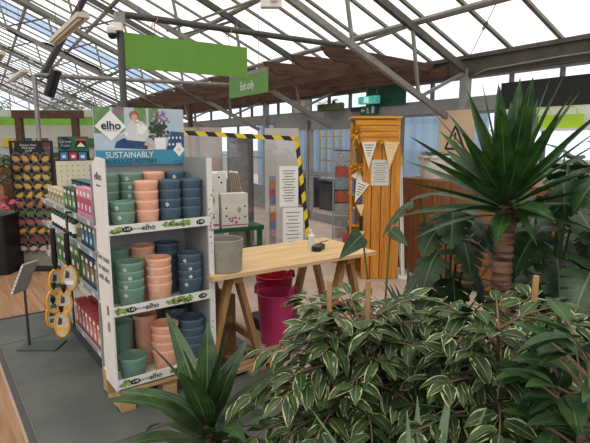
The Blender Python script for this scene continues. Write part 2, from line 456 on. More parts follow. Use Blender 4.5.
LEAFM = {}
tree = leafmat('outdoor_leaves', (70, 98, 52), (104, 128, 74))
for j, (v, uu, lab) in enumerate(((-6, 40, 'leafy tree outside beyond the far gable end, left'), (0, 42, 'leafy tree outside beyond the far gable end, in the middle'), (6, 40, 'leafy tree outside beyond the far gable end, right'))):
    t = thing('broadleaf_tree', lab, 'tree', uvp(v, uu, -.03), 0, 'trees beyond the gable')
    MB().tube([(0, 0, 0), (.1, 0, 1.5), (0, .1, 3)], [.14, .1, .05]).obj('trunk', fencez, t)
    m = MB()
    for i in range(700):
        a, b_ = rng.uniform(0, 2 * pi), rng.uniform(-1, 1); r = 2.2 * rng.uniform(.4, 1) ** .5
        p = Vector((cos(a) * sqrt(1 - b_ * b_) * r, sin(a) * sqrt(1 - b_ * b_) * r, 3 + b_ * r * 1.1))
        m.leaf(p, (cos(a), sin(a), rng.uniform(-.6, .4)), .45, .3, .6, ns=2, nc=1)
    m.obj('foliage', tree, t)

# timber pergola along the right wall
pg = thing('timber_pergola', 'dark brown timber pergola with pointed rafters under the glass roof', 'pergola', (0, 0, 0), -B)
for v, z in ((4.15, 2.50), (5.50, 2.53)):
    MB().box((v, 12.9, z), (.05, 15.9, .13)).obj('beam', pergy, pg)
MB().box((4.85, 12.9, 2.53), (.05, 15.9, .08)).obj('beam', pergy, pg)
uu = 5.30; i = 0
while uu < 20.8:
    j = rng.uniform(-.03, .03); t_ = .5 if i % 1 == 0 else 0
    m = MB(); z0 = 2.575; h = .17
    m.prism([(3.62 + j, z0 + h), (3.70 + j, z0 + h * .45), (3.85 + j, z0), (5.58, z0 - .02), (5.58, z0 + h - .07), (4.2, z0 + h)], uu - .025, uu + .025)
    m.obj('rafter', perg, pg); uu += .72; i += 1
for uu in (11.4, 15.5, 20):
    MB().box((4.15, uu, 1.22), (.09, .09, 2.44)).obj('post', pergy, pg)

# ================================================================ POTTERY DISPLAY
DX0, DX1, DY0, DY1 = .805, 1.405, 2.82, 3.16
pal = thing('wooden_pallet', 'small pale wooden pallet under the pottery display', 'pallet', (1.115, 3.0, 0))
for sx in (-.265, 0, .265):
    for sy in (-.13, .13): MB().box((sx, sy, .06), (.09, .09, .12)).obj('block', palletw, pal)
for sy in (-.15, -.05, .05, .15): MB().box((0, sy, .131), (.62, .085, .02)).obj('board', palletw, pal)
for sx in (-.265, 0, .265): MB().box((sx, 0, .0055), (.09, .34, .011)).obj('bottom_board', palletw, pal)
for o in pal.children:
    if o.name.startswith('block') or o.name.startswith('bottom'): o.location.z += .0 if o.name.startswith('bottom') else 0

dp = thing('pottery_display', 'tall white cardboard display stand of coloured plant pots on a pallet', 'display stand', (0, 0, 0))
MB().box(((DX0 + DX1) / 2, DY1 + .008, .80), (DX1 - DX0, .012, 1.31)).obj('back_panel', greyin, dp)
MB().box((DX1, (DY0 + DY1) / 2, .82), (.014, DY1 - DY0, 1.35)).obj('side_panel', greyin, dp)
rf = MB().box((DX1 + .016, DY0 - .004, .82), (.034, .01, 1.35)).obj('right_flange', cardwhite, dp)
# left wing with a sculpted edge
wing = [(0, .145), (0, 1.50), (-.15, 1.508), (-.23, 1.47), (-.235, 1.30), (-.215, 1.12), (-.24, .9), (-.235, .65), (-.21, .5), (-.225, .3), (-.21, .145)]
m = MB(); n = len(wing)
pts = [(DX0 - .018, DY0 - a, z) for a, z in wing] + [(DX0 - .006, DY0 - a, z) for a, z in wing]
m.add(pts, [tuple(range(n)), tuple(range(n, 2 * n))[::-1]] + [(i, n + i, n + (i + 1) % n, (i + 1) % n) for i in range(n)])
wo = m.obj('left_wing', cardwhite, dp)
RW = (pi / 2, 0, -pi / 2)
text('elho', .062, ink, wo, 'logo', (DX0 - .0195, DY0 + .115, 1.40), RW, sx=1.3)
text('Give room', .02, inkgrey, wo, 'small_text', (DX0 - .0195, DY0 + .115, 1.35), RW)
for i, (s, z) in enumerate((('Give room', .93), ('to nature', .87), ('with elho', .81))):
    text(s, .055, inkgrey, wo, 'script_text', (DX0 - .0195, DY0 + .115, z), RW, shear=.3)
lm = MB(); vine = leafmat('printed_leaf_green', (92, 130, 66), (126, 158, 84), transl=.02)
for i in range(26):
    z = 1.30 - rng.random() * .85; a = .15 + rng.uniform(0, .06)
    if .78 < z < .96: continue
    lm.leaf((DX0 - .0192, DY0 + a, z), (0, rng.uniform(-1, 1), rng.uniform(-1, -.2)), rng.uniform(.04, .07), .025, 0, 0, ns=3, nc=1, roll=0)
lo = lm.obj('leaf_print', vine, wo)
for v in lo.data.vertices: v.co.x = DX0 - .0192
for i, z in enumerate((.62, .52)):
    bm_ = MB()
    bm_.box((DX0 - .0192, DY0 + .075, z), (.001, .04, .055)); bm_.obj('icon', inkgrey, wo)
# shelves with printed rails
rails = []
for nm, z in (('top', 1.085), ('middle', .61), ('bottom', .165)):
    sh = MB().box(((DX0 + DX1) / 2, (DY0 + DY1) / 2, z - .006), (DX1 - DX0 - .004, DY1 - DY0, .012)).obj('shelf', cardwhite, dp)
    h = .055
    r = MB().box(((DX0 + DX1) / 2, DY0 - .006, z + .018), (DX1 - DX0 + .02, .01, h)).obj('front_rail', cardwhite, sh)
    # printing on the rail
    pr_ = MB(); y = DY0 - .0118; zc = z + .018
    def blob(cx, rx, rz, mi, n=18, jit=0):
        zo = rng.uniform(-.009, .009) if jit else 0
        pts = [(cx + cos(2 * pi * i / n) * rx * (1 + rng.uniform(-jit, jit)), y - .0002 * mi, zc + max(-.026, min(.026, zo + sin(2 * pi * i / n) * rz * (1 + rng.uniform(-jit, jit))))) for i in range(n)]
        pr_.add(pts, [tuple(range(n))], mi)
    PM_ = [pm('print_green', (120, 156, 74), .6, .3, 40), pm('print_light_green', (160, 190, 100), .6, .3, 40), ink]
    for grp in (((.82, .018), (.84, .02), (.86, .015)), ((1.13, .02), (1.165, .022), (1.20, .02), (1.235, .02), (1.265, .014))):
        for a, b_ in grp: blob(a, b_ * 1.2, rng.uniform(.010, .022), 0, 18, .45); blob(a + .01, b_ * .6, .012, 1, 12, .3)
        pr_.obj('leaf_print', PM_, sh); pr_ = MB()
    for a in (.895, 1.35): blob(a, .030, .017, 2); pr_.obj('price_badge', PM_, sh); pr_ = MB()
    text('elho', .046, ink, sh, 'logo', (1.02, DY0 - .0125, zc), bold=.0006)
    text('give room', .016, ink, sh, 'small_text', (.955, DY0 - .0125, zc))
    text('1.49', .022, stick, sh, 'price_text', (.895, DY0 - .0128, zc)); text('1.49', .022, stick, sh, 'price_text', (1.35, DY0 - .0128, zc))
    text('to nature', .028, ink, sh, 'small_text', (1.19, DY0 - .0128, zc), shear=.3)
# flower print on the right flange
fm = MB()
for i in range(26):
    z = rng.uniform(1.0, 1.2) if i % 2 else rng.uniform(.4, 1.46); x = DX1 + .016 + rng.uniform(-.011, .011); r = rng.uniform(.003, .009)
    fm.add([(x + cos(k) * r, DY0 - .0096, z + sin(k) * r) for k in (0, 1, 2, 3, 4, 5)], [(0, 1, 2, 3, 4, 5)], i % 3)
fm.obj('flower_print', [pm('print_pink', (200, 70, 130), .6), pm('print_olive', (140, 160, 90), .6), pm('print_rose', (224, 170, 180), .6)], rf)

# header picture
HX0, HX1, HY, HZ0, HZ1 = .835, 1.405, 3.135, 1.45, 1.80
hd = MB().box(((HX0 + HX1) / 2, HY + .006, (HZ0 + HZ1) / 2), (HX1 - HX0, .012, HZ1 - HZ0)).obj('header_board', pm('header_board', (176, 190, 198), .6, .1, 3), dp)
W_, H_ = HX1 - HX0, HZ1 - HZ0
pic = MB(); layer = [0]
def P2(poly, mi):
    layer[0] += 1; y = HY - .0004 - .00003 * layer[0]
    pic.add([(HX0 + x * W_, y, HZ0 + z * H_) for x, z in poly], [tuple(range(len(poly)))], mi)
def ell(cx, cz, rx, rz, mi, n=20, j=0, rot=0):
    P2([(cx + (cos(2 * pi * i / n) * rx * cos(rot) - sin(2 * pi * i / n) * rz * sin(rot)) * (1 + rng.uniform(-j, j)), cz + (sin(2 * pi * i / n) * rz * cos(rot) + cos(2 * pi * i / n) * rx * sin(rot)) * (1 + rng.uniform(-j, j))) for i in range(n)], mi)
# 0 teal 1 pale wall 2 window green 3 white 4 jumper 5 jeans 6 skin 7 hair 8 dark leaves 9 lilac flowers 10 navy cushion 11 darker teal 12 light curtain
P2([(0, .0), (1, 0), (1, .26), (0, .26)], 0)
P2([(0, .26), (1, .26), (1, 1), (0, 1)], 1)
for a, b_ in ((0, .17), (.20, .32), (.43, .56), (.59, .70)): P2([(a, .55), (b_, .55), (b_, 1), (a, 1)], 2)
P2([(.0, .26), (.28, .26), (.28, .5), (.0, .48)], 12)
ell(.88, .62, .12, .36, 12)
ell(.26, .92, .06, .07, 9, 16, .2)
P2([(.78, .26), (1, .26), (1, .58), (.84, .60)], 10)
for i in range(8): ell(.82 + .045 * (i % 4), .36 + .12 * (i // 4), .012, .03, 3, 4)
P2([(.20, .30), (.56, .27), (.58, .36), (.50, .46), (.40, .44), (.30, .47), (.22, .40)], 5)
P2([(.33, .44), (.53, .41), (.58, .55), (.57, .68), (.51, .77), (.40, .78), (.35, .68)], 4)
P2([(.52, .72), (.575, .66), (.51, .53), (.46, .56)], 3)
P2([(.46, .56), (.51, .56), (.475, .80), (.445, .80)], 3)
P2([(.52, .36), (.62, .28), (.63, .32), (.56, .42)], 6)
P2([(.35, .66), (.40, .74), (.30, .52), (.25, .50)], 4)
ell(.43, .86, .055, .085, 7); ell(.43, .83, .035, .06, 6); ell(.45, .745, .035, .02, 6)
P2([(.38, .80), (.375, .90), (.40, .94), (.46, .94), (.485, .88), (.44, .905), (.40, .88)], 7)
ell(.33, .54, .018, .04, 3); ell(.31, .52, .014, .014, 6)
for i in range(80): ell(.70 + rng.gauss(0, .045), .66 + rng.gauss(0, .10), .022, .034, 8 if i % 4 else 9, 7, .3)
for i in range(34): ell(.70 + rng.gauss(0, .055), .84 + rng.gauss(0, .06), .015, .022, 9 if i % 3 else 12, 7, .3)
P2([(.655, .27), (.765, .27), (.78, .48), (.64, .48)], 3)
P2([(.17, .42), (.335, .67), (.17, .94), (.005, .67)], 3)
P2([(.93, .13), (1.0, .26), (.93, .40), (.86, .26)], 3)
P2([(.93, .22), (.95, .26), (.93, .30), (.91, .26)], 12)
pic.obj('printed_picture', [pm('p_teal', (64, 140, 168), .6, .06), pm('p_wall', (180, 192, 202), .6, .05), pm('p_green', (112, 150, 96), .6, .3, 30), pm('p_white', (228, 228, 226), .6, .02),
    pm('p_jumper', (208, 208, 206), .6, .1, 40), pm('p_jeans', (40, 72, 112), .6, .2, 40), pm('p_skin', (206, 158, 134), .6, .05), pm('p_hair', (150, 112, 78), .6, .2, 60), pm('p_leaf', (52, 72, 50), .6, .3, 60),
    pm('p_lilac', (150, 112, 136), .6, .3, 60), pm('p_navy', (54, 84, 124), .6, .2, 50), pm('p_teal2', (40, 92, 116), .6), pm('p_curtain', (176, 192, 206), .6, .1)], hd)
text('elho', .068, ink, hd, 'logo', (HX0 + .172 * W_, HY - .0075, HZ0 + .68 * H_), bold=.0012)
text('give room to nature', .0085, inkgrey, hd, 'small_text', (HX0 + .172 * W_, HY - .0075, HZ0 + .60 * H_))
text('SUSTAINABLY', .052, MATS['p_white'], hd, 'headline', (HX0 + .36 * W_, HY - .0075, HZ0 + .175 * H_), sx=.92)
text('PRODUCED POTTERY', .040, pm('p_slate', (30, 66, 84), .6), hd, 'headline', (HX0 + .37 * W_, HY - .0075, HZ0 + .055 * H_), sx=.86)
text('www.elho.com', .009, ink, hd, 'small_text', (HX0 + .90 * W_, HY - .0075, HZ0 + .05 * H_))

# ---- pots: every pot of every stack is a thing of its own
def potmesh(r, h, rb=None, n=32):
    rb = rb or r * .80; t = .0025
    prof = [(0.001, 0), (rb * .94, 0), (rb, .004), (r * .985, h * .86), (r, h * .90), (r, h - .002), (r - t * .5, h), (r - t, h - .002), (r - t, h * .9), (rb - t, .008), (.001, .008)]
    return MB().lathe(prof, n)
PROTO = {}
def pot(label, colr, cn, r, h, loc, rz, sticker=True, group=None):
    key = (cn, r, h, sticker)
    if key not in PROTO:
        t = thing('plant_pot', label, 'plant pot', loc, rz, group)
        potmesh(r, h).obj('body', colr, t, True)
        if sticker:
            d = .014; y = -r * 1.004; zc = h * .72
            k = (r * .2 / h) * .0
            s_ = MB().add([(0, y - .0035, zc + d), (d * .9, y * .985 - .0008, zc), (0, y * .965 - .001, zc - d), (-d * .9, y * .985 - .0008, zc)], [(0, 3, 2, 1)])
            s_.add([(0, y - .0042, zc + d * .4), (d * .35, y * .985 - .0018, zc), (0, y * .98 - .002, zc - d * .4), (-d * .35, y * .985 - .0018, zc)], [(0, 3, 2, 1)], 1)
            s_.obj('sticker', [stick, inkgrey], t)
        PROTO[key] = t
        return t
    r_ = dup(PROTO[key], label, loc, rz)
    if group: r_['group'] = group
    return r_
def stack(x, y, z, n, r, h, pitch, colr, cn, where, group, turn=-.6, st=(0, 1, 2, 3, 4)):
    for i in range(n):
        lab = '%s plant pot, %s %s' % (cn, ('top of the' if i == n - 1 else ORD[i] + ' up in the' if i else 'bottom of the'), where)
        pot(lab if n > 1 else '%s plastic plant pot, %s' % (cn, where), colr, cn, r, h, (x, y, z + .0005 + i * pitch), turn + rng.uniform(-.25, .35), i in st, group)
g1, g2, g3 = 'pots on the top shelf of the pottery display', 'pots on the middle shelf of the pottery display', 'pots on the bottom shelf of the pottery display'
z1, z2, z3 = 1.085, .61, .165
a = (.0695, .112, .056)
stack(.905, 2.902, z1, 2, *a, SAGE, 'sage green', 'front left stack, top shelf', g1)
stack(1.05, 2.902, z1, 4, *a, PEACH, 'peach', 'front stack, top shelf', g1, st=())
stack(1.193, 2.902, z1, 4, *a, SLATE, 'slate blue', 'front stack beside the peach one, top shelf', g1, st=(1,))
stack(1.332, 2.902, z1, 4, *a, SLATE, 'slate blue', 'front right stack, top shelf', g1, st=())
a = (.0695, .112, .052)
stack(.868, 3.060, z1, 5, *a, SAGE, 'sage green', 'stack in the back left corner, top shelf', g1, st=())
stack(1.012, 3.060, z1, 5, *a, SAGE, 'sage green', 'second back stack from the left, top shelf', g1)
stack(1.156, 3.060, z1, 5, *a, PEACH, 'peach', 'back stack, top shelf', g1, st=())
stack(1.302, 3.060, z1, 5, *a, SLATE, 'slate blue', 'back right stack, top shelf', g1)
a = (.079, .132, .051)
stack(.930, 2.906, z2, 4, *a, SAGE, 'sage green', 'front left stack, middle shelf', g2)
stack(1.105, 2.906, z2, 4, *a, PEACH, 'peach', 'front stack, middle shelf', g2)
stack(1.312, 2.906, z2, 4, *a, SLATE, 'slate blue', 'front right stack, middle shelf', g2)
stack(.905, 3.072, z2, 5, *a, SAGE, 'sage green', 'back left stack, middle shelf', g2, st=())
stack(1.066, 3.072, z2, 5, *a, PEACH, 'peach', 'back stack, middle shelf', g2, st=())
stack(1.228, 3.072, z2, 5, *a, SLATE, 'slate blue', 'back stack beside the peach one, middle shelf', g2, st=())
a = (.086, .142, .053)
stack(.920, 2.912, z3, 1, *a, SAGE, 'sage green', 'single wide one at the front left of the bottom shelf', g3, st=())
stack(1.130, 2.912, z3, 4, *a, PEACH, 'peach', 'front stack, bottom shelf', g3, st=())
stack(1.312, 2.912, z3, 4, *a, SLATE, 'slate blue', 'front right stack, bottom shelf', g3, st=())
a = (.076, .30, .05)
pot('tall sage green plastic plant pot at the back left of the bottom shelf', SAGE, 'sage tall', .076, .31, (.905, 3.076, z3 + .0005), 0, False, g3)
pot('tall peach plastic plant pot at the back of the bottom shelf', PEACH, 'peach tall', .076, .33, (1.065, 3.076, z3 + .0005), 0, False, g3)
pot('tall slate blue plastic plant pot at the back right of the bottom shelf', SLATE, 'slate tall', .084, .34, (1.275, 3.072, z3 + .0005), 0, False, g3)

# ================================================================ GONDOLA WITH PRODUCTS
gd = thing('shop_shelving', 'grey shop shelving unit with a cream pegboard back and plant care boxes', 'shelving', (0, 0, 0))
GY0, GY1 = 3.18, 5.05
cream = pm('cream_pegboard', (206, 198, 176), .6, .06); railm = pm('shelf_rail', (150, 162, 172), .4, .1, metal=.2)
shelfm = pm('shelf_metal', (190, 190, 182), .5, .06)
MB().box((1.11, (GY0 + GY1) / 2, .62), (.02, GY1 - GY0, 1.20)).obj('back_board', cream, gd)
pm_ = MB().box((1.27, 5.06, .705), (.56, .02, 1.41))
for i in range(10):
    for j in range(6):
        x = 1.03 + i * .05; z = 1.13 + j * .047
        pm_.add([(x + cos(q * pi / 3) * .006, 5.0494, z + sin(q * pi / 3) * .006) for q in range(6)], [(0, 1, 2, 3, 4, 5)], 1)
pm_.obj('perforated_pattern_panel', [cream, pm('hole_dark', (96, 88, 74), .8)], gd)
MB().box((1.0, (GY0 + GY1) / 2, .075), (.24, GY1 - GY0, .15)).obj('plinth', pm('plinth_dark', (52, 52, 50), .6, .1), gd)
for yy in (GY1 - .03,): MB().box((1.10, yy, .62), (.045, .03, 1.24)).obj('upright', shelfm, gd)
SZ = (1.078, .87, .595, .19)
for z in SZ:
    so_ = MB().box((.975, (GY0 + GY1) / 2, z - .012), (.25, GY1 - GY0 - .01, .016)).obj('shelf', shelfm, gd)
    MB().box((.843, (GY0 + GY1) / 2, z - .012), (.012, GY1 - GY0, .042), ry=-.15).obj('price_rail', railm, so_)
    for i in range(5): MB().box((.8345, GY0 + .2 + i * .36 + rng.uniform(-.05, .05), z - .010), (.002, .05, .028), ry=-.15).obj('price_ticket', stick, so_)
# boxes: body plus printed front (faces the aisle at -X)
PB = {}
def product(name, label, cat, loc, d, body, front, group, kind='box'):
    key = (name, d, body.name, front.name)
    if key in PB:
        o = dup(PB[key], label, loc); o['group'] = group; return o
    t = thing(name, label, cat, loc, 0, group); PB[key] = t
    x, y, z = d
    if kind == 'box':
        MB().box((0, 0, z / 2), d).obj('carton', body, t)
        m = MB().box((-x / 2 - .0006, 0, z * .42), (.001, y * .86, z * .5)); m.box((-x / 2 - .0012, y * .1, z * .80), (.001, y * .5, z * .14), mi=1)
        m.box((-x / 2 - .0014, -y * .15, z * .35), (.001, y * .3, z * .2), mi=1)
        m.obj('printed_label', [front, stick], t)
    else:
        MB().lathe([(.001, 0), (x * .46, 0), (x * .5, .006), (x * .5, z * .72), (x * .30, z * .82), (x * .24, z * .86), (x * .24, z * .88)], 16).obj('bottle', body, t, True)
        MB().lathe([(.001, z * .88), (x * .27, z * .88), (x * .27, z), (.001, z)], 14).obj('cap', stick, t, True)
        MB().lathe([(x * .505, z * .2), (x * .505, z * .6)], 16).obj('printed_label', front, t, True)
    return t
cm = lambda n, c, v=.25: pm(n, c, .5, v, 60)
pink, pinkd = cm('pink_print', (214, 140, 162)), cm('magenta_print', (176, 56, 100))
dgreen, lgreen = cm('dark_green_print', (36, 66, 40)), cm('leaf_green_print', (80, 130, 58))
creamp, brownp = cm('cream_print', (196, 184, 150)), cm('olive_print', (128, 120, 84))
teal, navy = cm('teal_print', (30, 62, 78)), cm('blue_print', (58, 112, 146))
red, pale = cm('red_print', (160, 56, 60)), cm('rose_print', (206, 150, 150))
for i in range(6):
    product('pink_carton', 'pink plant food carton on the upper shelf, %s from the pottery display' % NTH[i], 'carton', (.90, 3.30 + i * .098, SZ[0] - .003), (.06, .09, .20), pink, pinkd, 'pink cartons on the upper shelf')
for i in range(3):
    product('green_carton', 'green and black carton on the upper shelf, %s past the pink cartons' % NTH[i], 'carton', (.905, 3.93 + i * .125, SZ[0] - .003), (.07, .115, .17), dgreen, lgreen, 'green cartons on the upper shelf')
for i in range(5):
    product('cream_pouch', 'cream feed carton at the far end of the upper shelf, %s from the pegboard end' % NTH[4 - i], 'carton', (.91, 4.34 + i * .125, SZ[0] - .003), (.07, .11, .125), creamp, brownp, 'cream cartons on the upper shelf')
for i in range(3):
    product('blue_tray_box', 'flat blue topped box behind the cartons on the upper shelf, %s from the front' % NTH[i], 'box', (1.02, 3.65 + i * .30, SZ[0] - .003), (.11, .27, .20), dgreen, navy, 'blue topped boxes on the upper shelf')
    MB().box((0, 0, .207), (.112, .272, .016)).obj('lid', navy, [o for o in COL.objects if o.get('label') == 'flat blue topped box behind the cartons on the upper shelf, %s from the front' % NTH[i]][0])
for i in range(5):
    product('teal_carton', 'dark teal carton on the second shelf, %s from the pottery display' % NTH[i], 'carton', (.90, 3.29 + i * .105, SZ[1] - .003), (.07, .095, .165), teal, navy, 'teal cartons on the second shelf')
product('beige_tub', 'round beige tub between the cartons and bottles on the second shelf', 'tub', (.91, 3.86, SZ[1] - .003), (.10, .10, .17), creamp, brownp, 'beige tub', 'bottle')
for i in range(8):
    product('green_bottle', 'green plant feed bottle with a white label, %s on the second shelf past the tub' % NTH[i], 'bottle', (.905, 4.02 + i * .105, SZ[1] - .003), (.085, .085, .175), dgreen, stick, 'green bottles on the second shelf', 'bottle')
for i in range(5):
    product('dark_carton', 'dark blue green carton on the third shelf, %s from the pottery display' % NTH[i], 'carton', (.90, 3.29 + i * .115, SZ[2] - .003), (.07, .105, .21), teal, brownp, 'dark cartons on the third shelf')
for i in range(7):
    product('leaf_carton', 'bright green carton on the third shelf, %s past the dark cartons' % NTH[i], 'carton', (.905, 3.93 + i * .15, SZ[2] - .003), (.08, .14, .22), lgreen, dgreen, 'green cartons on the third shelf')
for r_ in range(2):
    for i in range(8):
        product('red_carton', 'red and white carton on the lowest shelf, %s from the pottery display, %s row' % (NTH[i], ('front', 'back')[r_]), 'carton', (.892 + .10 * r_, 3.28 + i * .102, SZ[3] - .003), (.085, .092, .20), red, pale, 'red cartons on the lowest shelf')
# green topper sign on the shelf
gs = thing('shelf_topper_sign', 'green sign board with a round badge above the pegboard shelving', 'sign', (1.70, 7.46, 0), FACE)
MB().box((-.19, 0, .65), (.02, .02, 1.3)).obj('post', black, gs); MB().box((.19, 0, .65), (.02, .02, 1.3)).obj('post', black, gs)
MB().box((0, 0, 1.555), (.42, .02, .20)).obj('board', pm('topper_green', (34, 104, 62), .5, .1), gs)
MB().box((0, 0, 1.365), (.42, .03, .18)).obj('tray', blacksoft, gs)
d_ = MB(); n = 24
d_.add([(-.11 + cos(2 * pi * i / n) * .09, -.0112, 1.56 + sin(2 * pi * i / n) * .09) for i in range(n)], [tuple(range(n))]); d_.obj('badge', pm('badge_navy', (24, 26, 48), .5), gs)
text('Grow', .07, pm('badge_text', (190, 180, 214), .5), gs, 'badge_text', (-.11, -.012, 1.585), shear=.3)
text('Fresh', .06, MATS['badge_text'], gs, 'badge_text', (-.11, -.012, 1.53), shear=.3)
d_ = MB().prism([(.03, 1.50), (.19, 1.50), (.165, 1.64), (.055, 1.64)], -.013, -.011); d_.prism([(.04, 1.595), (.18, 1.595), (.175, 1.63), (.045, 1.63)], -.0145, -.0132, 1); d_.prism([(.05, 1.515), (.17, 1.515), (.11, 1.575)], -.0145, -.0132, 2)
d_.obj('picture', [blacksoft, pm('topper_red', (190, 70, 50), .5), stick], gs)
for i, c_ in enumerate(((70, 130, 190), (190, 60, 90), (70, 130, 190))):
    t = MB().box((-.13 + i * .13, -.02, 1.365), (.105, .012, .145)); t.box((-.13 + i * .13, -.0265, 1.38), (.05, .002, .04), mi=1); t.box((-.13 + i * .13, -.0265, 1.315), (.09, .002, .035), mi=2)
    t.obj('seed_packet', [pm('packet%d' % c_[0], c_, .5, .2, 40), stick, ink], gs)

# hanging insect swatters on a clip strip
cs = thing('clip_strip', 'black hanging clip strip on the shelving front', 'clip strip', (.80, 3.87, 0))
MB().box((0, 0, .65), (.008, .045, .86)).obj('strip', black, cs); MB().box((.02, 0, 1.085), (.05, .02, .012)).obj('hook', black, cs)
yel = pm('amber_plastic', (228, 160, 40), .4, .08, coat=.2); cardp = pm('racket_card', (196, 196, 186), .6, .25, 30)
def racket(label, loc, rz, tilt, hl, patch, r=(.052, .088)):
    t = thing('fly_swatter', label, 'swatter', loc, rz, 'amber rimmed swatters hanging from the shelving'); t.rotation_euler.x = tilt
    n = 26; ring = [(cos(2 * pi * i / n) * r[0], 0, sin(2 * pi * i / n) * r[1]) for i in range(n + 1)]
    MB().tube(ring, .0085, 8, cap=False).obj('rim', yel, t, True)
    m = MB(); m.add([(x, -.002, z) for x, y, z in ring[:-1]] + [(x, .002, z) for x, y, z in ring[:-1]], [tuple(range(n)), tuple(range(n, 2 * n))[::-1]])
    m.prism([(-.03, .0), (.0, .0), (.005, .04), (-.02, .06)], -.0035, -.0022, 1); m.prism([(-.03, -.05), (.03, -.05), (.03, -.02), (-.03, -.02)], -.0035, -.0022, 2)
    m.obj('card_insert', [cardp, pm('card_brown', (84, 62, 44), .6), patch], t)
    if hl: MB().tube([(0, 0, r[1]), (0, 0, r[1] + .05), (0, 0, r[1] + hl)], [.010, .022, .018]).obj('handle', black, t, True)
ylw = pm('patch_yellow', (220, 170, 60), .6); grn = pm('patch_green', (70, 110, 90), .6)
fz = -.62
racket('amber rimmed swatter with a white card, topmost on the clip strip', (.775, 3.80, .615), fz, 0, .24, stick, (.054, .092))
racket('amber rimmed swatter with a picture card, middle of the front three', (.732, 3.80, .435), fz + .1, .03, .06, ylw, (.050, .080))
racket('amber rimmed swatter lowest of the front three, near the bottom shelf', (.705, 3.81, .275), fz + .1, -.05, .05, ylw, (.050, .090))
racket('amber rimmed swatter edge-on behind the topmost one', (.70, 3.87, .590), fz + .9, 0, .30, grn, (.050, .088))
racket('amber rimmed swatter edge-on behind the middle one', (.675, 3.87, .44), fz + .8, 0, .06, grn, (.050, .085))
racket('amber rimmed swatter edge-on behind the lowest one', (.665, 3.88, .33), fz + .75, .05, .05, grn, (.050, .088))

# little floor sign
st = thing('floor_sign_stand', 'thin grey floor stand with a slanted white notice beside the shelving', 'sign stand', (.62, 4.19, 0), FACE)
MB().box((0, 0, .006), (.30, .20, .012)).obj('base_plate', pm('green_grey_plate', (72, 82, 76), .5, .1), st)
MB().box((-.10, 0, .23), (.014, .014, .445)).obj('post', pm('dark_post', (50, 52, 52), .5), st)
pl = MB().box((0, 0, 0), (.014, .16, .27), ry=radians(27), rz=radians(-12)).obj('sign_plate', pm('plate_edge', (170, 170, 166), .5), st); pl.location = (-.09, 0, .56)
tp = MB(); tp.box((-.0085, 0, 0), (.002, .14, .25))
tp.box((0, -.0808, 0), (.014, .0015, .25))
for i in range(7): tp.box((-.0102, .0, .09 - i * .03), (.001, .11 - .03 * (i % 3), .008), mi=1); tp.box((.001, -.0818, .10 - i * .033), (.006, .0015, .018), mi=1)
to = tp.obj('notice', [stick, inkgrey], st); to.location = (-.09, 0, .56); to.rotation_euler = (0, radians(27), radians(-12))

# ================================================================ RACK OF ROUND TUBS
rk = thing('tub_display_rack', 'tall black rack holding rows of round lidded tubs', 'display rack', (1.085, 6.91, 0), FACE)
for sx in (-.25, .25): MB().box((sx, 0, .79), (.025, .03, 1.58)).obj('upright', black, rk)
MB().box((0, .03, .88), (.48, .012, 1.25)).obj('back_plate', pm('rack_grey', (96, 92, 86), .6, .3, 20), rk)
MB().box((0, .02, .12), (.48, .02, .22)).obj('base_panel', pm('rack_base', (146, 140, 130), .6, .15), rk)
MB().box((0, -.04, .012), (.54, .3, .024)).obj('foot', black, rk)
hb = MB().box((-.03, -.004, 1.51), (.34, .012, .13)).obj('chalk_header', blacksoft, rk)
MB().box((0, 0, 1.585), (.525, .03, .025)).obj('top_bar', black, rk)
chalk = pm('chalk', (200, 200, 196), .8)
for s, z in (('Bumper Packs', 1.545), ('Plant Bulbs', 1.51), ('£2.99', 1.475)): text(s, .036, chalk, hb, 'chalk_text', (-.03, -.0115, z), shear=.15)
colsn = ['far left', 'second from left', 'third from left', 'far right']
rowc = [((214, 150, 60), 'orange'), ((190, 146, 70), 'amber'), ((196, 166, 90), 'straw yellow'), ((206, 170, 84), 'pale yellow'), ((214, 172, 70), 'yellow'), ((170, 120, 60), 'brown'), ((84, 120, 66), 'green'), ((176, 92, 84), 'dusky red'), ((216, 150, 60), 'deep orange'), ((140, 54, 56), 'dark red'), ((206, 180, 178), 'white and pink')]
lidm = pm('tub_lid_clear', (120, 112, 100), .3, .2, 30); darkin = pm('tub_dark', (48, 42, 38), .5, .3, 30)
